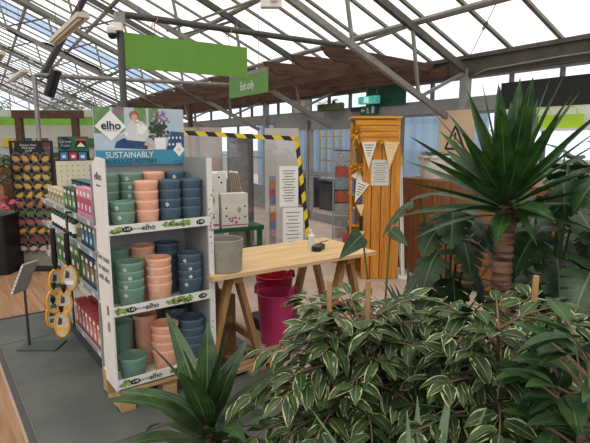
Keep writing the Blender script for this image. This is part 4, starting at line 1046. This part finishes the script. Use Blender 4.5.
def rosette(label, x, z, r, y=-.04):
    t = thing('ribbon_bow', label, 'bow', SH + SR @ Vector((x, y, z)), FACE, 'ribbon bows on the orange cupboard')
    m = MB()
    for i in range(9):
        a = i * 2 * pi / 9 + rng.uniform(-.2, .2)
        m.leaf((0, 0, 0), (cos(a), -.5, sin(a)), r * rng.uniform(.8, 1.2), r * .8, .3, .5, 'oval', 4, nc=1)
    m.obj('loops', bow, t); MB().lathe([(.001, -.015), (.018, -.01), (.018, .01), (.001, .015)], 10, (0, -.02, 0)).obj('knot', bow, t)
    m = MB()
    for i in range(2): m.leaf((0, 0, 0), (-.25 + .5 * i, -.2, -1), r * 1.8, r * .35, .1, .1, 'strap', 4, nc=1)
    m.obj('tails', bow, t)
rosette('amber ribbon bow at the top left corner of the cupboard', -.215, 1.70, .09)
rosette('small amber bow between the two top pennants', .065, 1.575, .045)
rosette('amber ribbon bow halfway down the cupboard edge', -.17, 1.30, .075)
rosette('small amber bow on the left edge beside the halfway one', -.265, 1.31, .05)
bb = thing('blue_ribbon', 'small blue ribbon tied on the cupboard bunting', 'bow', SH + SR @ Vector((-.15, -.04, .93)), FACE)
m = MB()
for i in range(5): m.leaf((0, 0, 0), (cos(i * 1.3), -.3, sin(i * 1.3)), .05, .035, .2, .3, 'oval', 3, nc=1)
m.obj('loops', pm('blue_ribbon', (90, 140, 176), .6), bb)
rr = thing('hanging_garland', 'twisted tan ribbon garland hanging down the cupboard edge', 'garland', SH + SR @ Vector((-.235, -.03, 0)), FACE)
MB().tube([(.01 * sin(z * 30), -.005, 1.68 - z) for z in [i * .03 for i in range(14)]], .02, 6).obj('cord', pm('tan_ribbon', (170, 128, 70), .8, .3, 30), rr, True)
MB().box((.10, -.004, .66), (.04, .02, .17)).obj('dark_tag', blacksoft, rr)

# mops / poles beside the cupboard
for i, (x0, x1, top_, lab) in enumerate(((.36, .29, 1.50, 'white broom pole with a blue grip leaning beside the orange cupboard'), (.385, .325, 1.42, 'white broom pole standing just right of the blue gripped one'), (.37, .27, .85, 'short white pole crossing behind the two broom poles'))):
    t = thing('broom_pole', lab, 'pole', SH + SR @ Vector((x0, -.02 + i * .03, 0)), FACE, 'poles beside the cupboard')
    MB().tube([(0, 0, .03), (x1 - x0, .08, top_)], .011).obj('shaft', white, t, True)
    MB().tube([((x1 - x0) * .93, .0744, top_ * .93), (x1 - x0, .08, top_ + .01)], .015).obj('grip', pm('blue_grip' if i == 0 else 'yellow_grip', (40, 60, 150) if i == 0 else (210, 180, 60), .5), t, True)
    MB().box((0, 0, .02), (.1, .05, .04)).obj('head', white, t)
# wooden counter with planter
bc = thing('wooden_board_counter', 'brown board-clad counter beneath the side windows', 'counter', (0, 0, 0), -B)
for i in range(9): MB().box((4.36, 3.86 + i * .085, .57), (.025, .082, 1.10)).obj('upright_board', fencez, bc)
for i in range(8): MB().box((4.36, 3.13, .09 + i * .145), (.025, 1.36, .135)).obj('cross_board', fencey, bc)
MB().box((4.34, 3.80, .57), (.05, .07, 1.12)).obj('post', fencez, bc)
MB().box((4.88, 3.52, 1.135), (1.06, 2.18, .03)).obj('top', fencey, bc); MB().box((4.9, 3.5, .55), (.9, 2.0, 1.1)).obj('carcass', fencey, bc)
wp = thing('white_planter', 'white tub planter with dark greenery on the wooden counter', 'planter', uvp(4.62, 4.30, 1.1505))
MB().lathe([(.001, 0), (.14, 0), (.15, .02), (.19, .24), (.205, .25), (.205, .275), (.185, .275), (.17, .2), (.001, .2)], 28).obj('tub', white, wp, True)
m = MB(); bush(m, (0, 0, .25), .17, 120, .09, .06, flat=.35); m.obj('foliage', dull, wp)
cdm = pm('buff_card', (212, 186, 152), .7, .06)
ws = thing('warning_board', 'tall buff card board with a black warning triangle by the column', 'sign', uvp(5.30, 4.58, 1.152), pi / 2 - B + pi)
MB().box((0, 0, .42), (.56, .015, .84)).obj('board', cdm, ws)
tri = MB(); A_, B_, C_ = Vector((-.16, -.009, .34)), Vector((.16, -.009, .34)), Vector((0, -.009, .64))
for p, q in ((A_, B_), (B_, C_), (C_, A_)): tri.bar(p, q, .004, .03, up=(0, 1, 0)) if 0 else tri.bar(p, q, .03, .004, up=(0, 1, 0))
tri.bar((0, -.009, .55), (0, -.009, .46), .03, .004, up=(0, 1, 0)); tri.bar((-.04, -.009, .44), (.04, -.009, .40), .03, .004, up=(0, 1, 0)); tri.box((.01, -.009, .39), (.06, .004, .03))
tri.obj('warning_triangle', ink, ws); MB().box((0, -.009, .14), (.3, .003, .14)).obj('notice', stick, ws)
bd = thing('black_fascia_board', 'wide blank black board high on the right wall', 'board', uvp(5.58, 3.2, 0), -B)
MB().box((0, 0, 2.14), (.03, 1.86, .31)).obj('board', blacksoft, bd); MB().box((.01, 0, 2.30), (.05, 1.86, .012)).obj('top_edge', black, bd)
bs = thing('white_display_shelf', 'white display shelf with back board under the black board', 'shelf', uvp(5.56, 3.2, 0), -B)
MB().box((.02, 0, 1.86), (.02, 1.84, .26)).obj('back_board', cardwhite, bs); MB().box((-.10, 0, 1.72), (.26, 1.84, .02)).obj('shelf', cardwhite, bs)
lime = pm('lime_bag', (168, 204, 40), .5, .06)
for i, (uu, lab) in enumerate(((3.15, 'lime green tote bag on the white shelf, nearest the right'), (3.45, 'lime green tote bag in the middle of the white shelf'), (3.72, 'lime green tote bag on the white shelf, farthest from the right'))):
    t = thing('tote_bag', lab, 'bag', uvp(5.44, uu, 1.7305), -B, 'lime bags on the white shelf')
    MB().prism([(-.12, 0), (.12, 0), (.135, .15), (-.135, .15)], -.035, .035).obj('bag', lime, t).rotation_euler.z = pi / 2
    MB().tube([(0, -.08, .15), (0, -.07, .20), (0, -.03, .235), (0, .03, .235), (0, .07, .20), (0, .08, .15)], .008, 6).obj('handle', lime, t, True)

# ================================================================ PLANTS
trunkm = pm('ficus_bark', (126, 104, 78), .8, .3, 30); soil = pm('soil', (48, 38, 30), .95, .3, 30)
canem = pm('bamboo_cane', (176, 136, 92), .7, .2, 20)
potg = pm('nursery_pot', (48, 46, 44), .6, .15)
def plantpot(t, r, h, mt=potg):
    MB().lathe([(.001, 0), (r * .72, 0), (r * .75, .01), (r * .97, h - .03), (r * 1.03, h - .03), (r * 1.03, h), (r * .95, h), (r * .92, h - .03), (.001, h - .035)], 26).obj('pot', mt, t, True)
    MB().lathe([(.001, h - .034), (r * .915, h - .034), (r * .9, h - .03), (.001, h - .022)], 18).obj('soil', soil, t, True)
fic = leafmat('variegated_ficus_leaf', (38, 58, 32), (64, 86, 50), (176, 182, 130), .90, .42, spec=.35, transl=.12)
def ficus(name, label, loc, h0, h1, R, nb, L, W, mat, stakes, seed, potr=.16, poth=.28, blen=1.0):
    global rng; old = rng; rng = random.Random(seed)
    t = thing(name, label, 'plant', loc)
    plantpot(t, potr, poth)
    MB().tube([(0, 0, poth - .03), (.01, .01, (h0 + h1) / 2), (0, 0, h1 * .97)], [.018, .013, .006]).obj('trunk', trunkm, t, True)
    lv = MB(); br = MB()
    for i in range(nb):
        f = (i + .5) / nb; z = h0 + (h1 - h0) * f ** .9
        az = i * 2.39996 + rng.uniform(-.3, .3)
        ln = R * (1.12 - .65 * f ** 2) * rng.uniform(.7, 1.1) * blen
        d = Vector((cos(az), sin(az), .35 + .55 * f + rng.uniform(-.15, .2))).normalized(); p = Vector((0, 0, z)); pts = [p.copy()]
        step = L * .36; n = max(3, int(ln / step)); sgn = 1
        for k_ in range(n):
            p = p + d * step; pts.append(p.copy())
            d = (d + Vector((0, 0, -1)) * .085 + Vector((rng.uniform(-.06, .06), rng.uniform(-.06, .06), 0))).normalized()
            if k_ >= 1:
                sd = d.cross(Vector((0, 0, 1))).normalized(); sgn = -sgn
                for q in range(2):
                    ld = d * .55 + sd * sgn * rng.uniform(.5, 1.0) + Vector((0, 0, rng.uniform(-.55, .15)))
                    l_ = L * rng.uniform(.7, 1.15)
                    lv.leaf(p + ld.normalized() * .012, ld, l_, W * l_ / L, rng.uniform(.3, 1.0), rng.uniform(.1, .3), 'oval', 6, roll=rng.uniform(-.35, .35)); sgn = -sgn if q == 0 and 0 else sgn
        lv.leaf(p, d, L * .9, W * .9, .6, .2, 'oval', 6)
        br.tube(pts, [.005 - .0035 * j / len(pts) for j in range(len(pts))], 5)
    br.obj('branches', trunkm, t, True); lv.obj('foliage', mat, t, True)
    for sx, sy, top_, tl in stakes:
        MB().tube([(sx, sy, poth - .1), (sx + tl, sy, top_)], .0095, 8).obj('stake', canem, t, True)
    rng = old; return t
ficus('variegated_fig', 'bushy variegated weeping fig in the centre foreground beside the table', (1.24, 1.27, 0), .34, .93, .46, 88, .098, .048, fic, [(-.10, .06, 1.10, .0), (.03, -.02, 1.10, -.015)], 3)
ficus('variegated_fig', 'variegated weeping fig at the lower right with two canes showing', (1.364, .795, 0), .34, 1.04, .36, 74, .090, .046, fic, [(.10, -.04, 1.19, .015), (.06, -.13, 1.10, -.005)], 5, .14)
plain = leafmat('plain_green_leaf', (36, 62, 32), (62, 94, 48), rough=.4, spec=.35)
ficus('plain_green_fig', 'plain green fig in the lower right corner', (1.25, .49, 0), .45, 1.10, .22, 40, .112, .064, plain, [], 9, .13, .28, .9)

# dracaena, front left
dr_m = leafmat('dracaena_leaf', (32, 56, 28), (54, 84, 42), rough=.34, stripes=44, transl=.12, spec=.4)
dt = thing('dracaena', 'dark glossy dracaena with broad arching leaves in front of the pallet', 'plant', (.83, 1.72, 0))
plantpot(dt, .13, .24)
MB().tube([(0, 0, .2), (.01, 0, .36), (0, .01, .52)], [.03, .026, .018], 10).obj('cane', trunkm, dt, True)
m = MB(); rng2 = random.Random(4)
for i in range(24):
    f = i / 23; az = i * 2.39996 + .9
    pit = radians(8 + 70 * f)
    L_ = rng2.uniform(.46, .55) * (1.0 if f < .75 else .80)
    m.leaf((0, 0, .33 + .15 * f), (cos(az) * cos(pit), sin(az) * cos(pit), sin(pit)), L_, rng2.uniform(.105, .13), rng2.uniform(1.0, 1.8) * (1.1 - .8 * f), .18, 'strap', 10, roll=rng2.uniform(-.4, .4))
for i in range(9):
    az = i * .7 + .2
    m.leaf((0, 0, .28), (cos(az), sin(az), .1), rng2.uniform(.28, .36), .07, .8, .2, 'strap', 8, roll=rng2.uniform(-.3, .3))
m.obj('leaves', dr_m, dt, True)

# yucca
yt = thing('yucca', 'tall yucca with a ringed trunk and a crown of sword leaves', 'plant', (2.06, 1.21, 0))
plantpot(yt, .17, .32)
m = MB(); pr2 = []; z = .28; i = 0
while z < 1.40:
    pr2.append(((.046 if i % 2 else .040) * (1 + .05 * sin(i * 1.7)), z)); z += .018; i += 1
m.lathe(pr2, 16); m.obj('trunk', pm('yucca_trunk', (138, 102, 82), .85, .4, 9, (1, 1, 7), c2=(62, 40, 32), bump=.6), yt, True)
yl = leafmat('yucca_leaf', (30, 58, 28), (54, 92, 40), rough=.42, transl=.15, spec=.35)
m = MB(); rng2 = random.Random(11)
for i in range(56):
    f = i / 55; az = i * 2.39996 + .3
    pit = radians(-4 + 84 * f)
    L_ = rng2.uniform(.43, .51) * (.9 if f < .15 else 1.0)
    m.leaf((cos(az) * .03, sin(az) * .03, 1.27 + .14 * f), (cos(az) * cos(pit), sin(az) * cos(pit), sin(pit)), L_, rng2.uniform(.070, .088), .12 if f > .25 else .45, .22, 'sword', 6, roll=rng2.uniform(-.5, .5))
m.leaf((-.02, -.03, 1.36), (-.1, -.6, -.75), .24, .065, .1, .1, 'strap', 6)
m.obj('leaves', yl, yt, True)

# cheese plants
mon_m = leafmat('cheese_plant_leaf', (28, 50, 30), (50, 78, 44), rough=.38, transl=.14, spec=.4)
def cheese(label, loc, leaves, seed, poth=.3, L0=.3, mat=mon_m, name='cheese_plant'):
    rg = random.Random(seed); t = thing(name, label, 'plant', loc); plantpot(t, .17, poth)
    MB().tube([(0, 0, poth - .04), (.02, 0, poth + .3)], [.022, .016]).obj('stem', plain_stem, t, True)
    for (az, reach, z, L_, dz, roll) in leaves:
        a = radians(az); tip = Vector((cos(a) * reach, sin(a) * reach, z)); b0 = Vector((.0, 0, poth + .05))
        MB().tube([b0, b0.lerp(tip, .4) + Vector((0, 0, .12)), tip], [.008, .006, .005], 6).obj('leaf_stalk', plain_stem, t, True)
        MB().monstera(tip, (cos(a), sin(a), dz), L_, L_ * .85, .9, 6, roll).obj('leaf', mat, t, True)
    return t
plain_stem = pm('green_stem', (66, 96, 52), .5, .2)
def spread(seed, n, z0, z1, L0, L1, a0=-230, a1=-20, r0=.08, r1=.32):
    rg = random.Random(seed); out = []
    for i in range(n):
        z = z0 + (z1 - z0) * (i + .5) / n
        out.append((a0 + (a1 - a0) * ((i * .618 + .1 * rg.random()) % 1), rg.uniform(r0, r1), z, rg.uniform(L0, L1), rg.uniform(-.75, -.25) if z < 1.5 else rg.uniform(-.3, .2), rg.uniform(-.6, .6)))
    return out
# azimuth measured from +X; towards the camera is about -120 degrees
cheese('cheese plant with split leaves left of the yucca trunk', (2.22, 1.60, 0), spread(7, 14, .72, 1.34, .22, .30, -215, -75, .05, .22), 1)
cheese('large cheese plant with big split leaves at the right edge', (2.24, .86, 0), spread(4, 15, .85, 1.55, .24, .30, -200, 40, .04, .14), 2)
cheese('cheese plant with broad leaves behind the yucca', (2.50, 1.20, 0), spread(1, 17, .7, 1.5, .26, .34, -230, 20, .05, .2), 3)
cheese('tall cheese plant standing farther back between the yucca and the brown counter', (2.95, 1.42, 0), spread(2, 18, .7, 1.6, .30, .40, -230, 20, .05, .25), 5)
cheese('young plant with two arrow shaped leaves above the centre fig', (1.56, 1.47, 0), [(-110, .10, .95, .2, -.4, .2), (-150, .12, .88, .22, -.4, .2)], 4)
yp = [o for o in COL.objects if (o.get('label') or '').startswith('young plant')][0]
for (dx, z, L_, rl, sg) in ((-.09, 1.20, .15, 1.25, -1), (.03, 1.22, .10, 1.2, 1)):
    r_ = Vector((cos(FACE), sin(FACE), 0)); b0 = r_ * dx + Vector((0, 0, z))
    MB().tube([(0, 0, .34), r_ * dx * .4 + Vector((0, 0, .8)), b0], [.007, .005, .004], 6).obj('leaf_stalk', plain_stem, yp, True)
    MB().leaf(b0, r_ * sg * .7 + Vector((-.2, -.3, -.5)), L_, L_ * .62, .3, .12, 'heart', 8, roll=rl * sg).obj('leaf', mon_m, yp, True)
# dark strap plants filling the bed
st_m = leafmat('dark_strap_leaf', (22, 40, 24), (38, 60, 34), rough=.4, transl=.1, spec=.35)
for i, (x, y, h, n, L_, lab) in enumerate(((2.02, 1.52, .5, 46, .45, 'dark strap-leaved plant at the foot of the yucca'), (1.74, 1.16, .42, 44, .45, 'dark strap-leaved plant between the two variegated figs'), (1.70, .86, .5, 44, .45, 'dark strap-leaved plant behind the lower right fig'), (2.36, 1.98, .35, 40, .5, 'dark strap-leaved plant in front of the broom poles'), (.93, 1.33, .3, 34, .30, 'low dark strap-leaved plant between the dracaena and the centre fig'))):
    t = thing('strap_leaf_plant', lab, 'plant', (x, y, 0), 0, 'strap-leaved plants in the bed'); plantpot(t, .14, .24)
    rg = random.Random(20 + i); m = MB()
    for k_ in range(n):
        f = k_ / n; az = k_ * 2.39996; pit = radians(8 + 72 * f)
        m.leaf((0, 0, .22 + (h - .2) * f * .8), (cos(az) * cos(pit), sin(az) * cos(pit), sin(pit)), L_ * rg.uniform(.8, 1.15), rg.uniform(.035, .05), rg.uniform(.5, 1.2), .25, 'strap', 8)
    m.obj('leaves', st_m, t, True)
    MB().tube([(0, 0, .2), (0, 0, .22 + (h - .2) * .8)], .02).obj('cane', trunkm, t, True)
sn_m = leafmat('striped_blade_leaf', (92, 116, 92), (120, 142, 112), rough=.35, stripes=50)
t = thing('striped_blade_plant', 'pale striped blade-leaved plant at the bottom edge', 'plant', (.93, .72, 0)); plantpot(t, .11, .5)
m = MB(); rg = random.Random(8)
for k_ in range(11):
    az = k_ * 2.4 + .4; pit = radians(60 + 25 * rg.random())
    m.leaf((cos(az) * .03, sin(az) * .03, .47), (cos(az) * cos(pit), sin(az) * cos(pit), sin(pit)), rg.uniform(.42, .52), .046, .45, .3, 'strap', 7)
m.obj('leaves', sn_m, t, True)
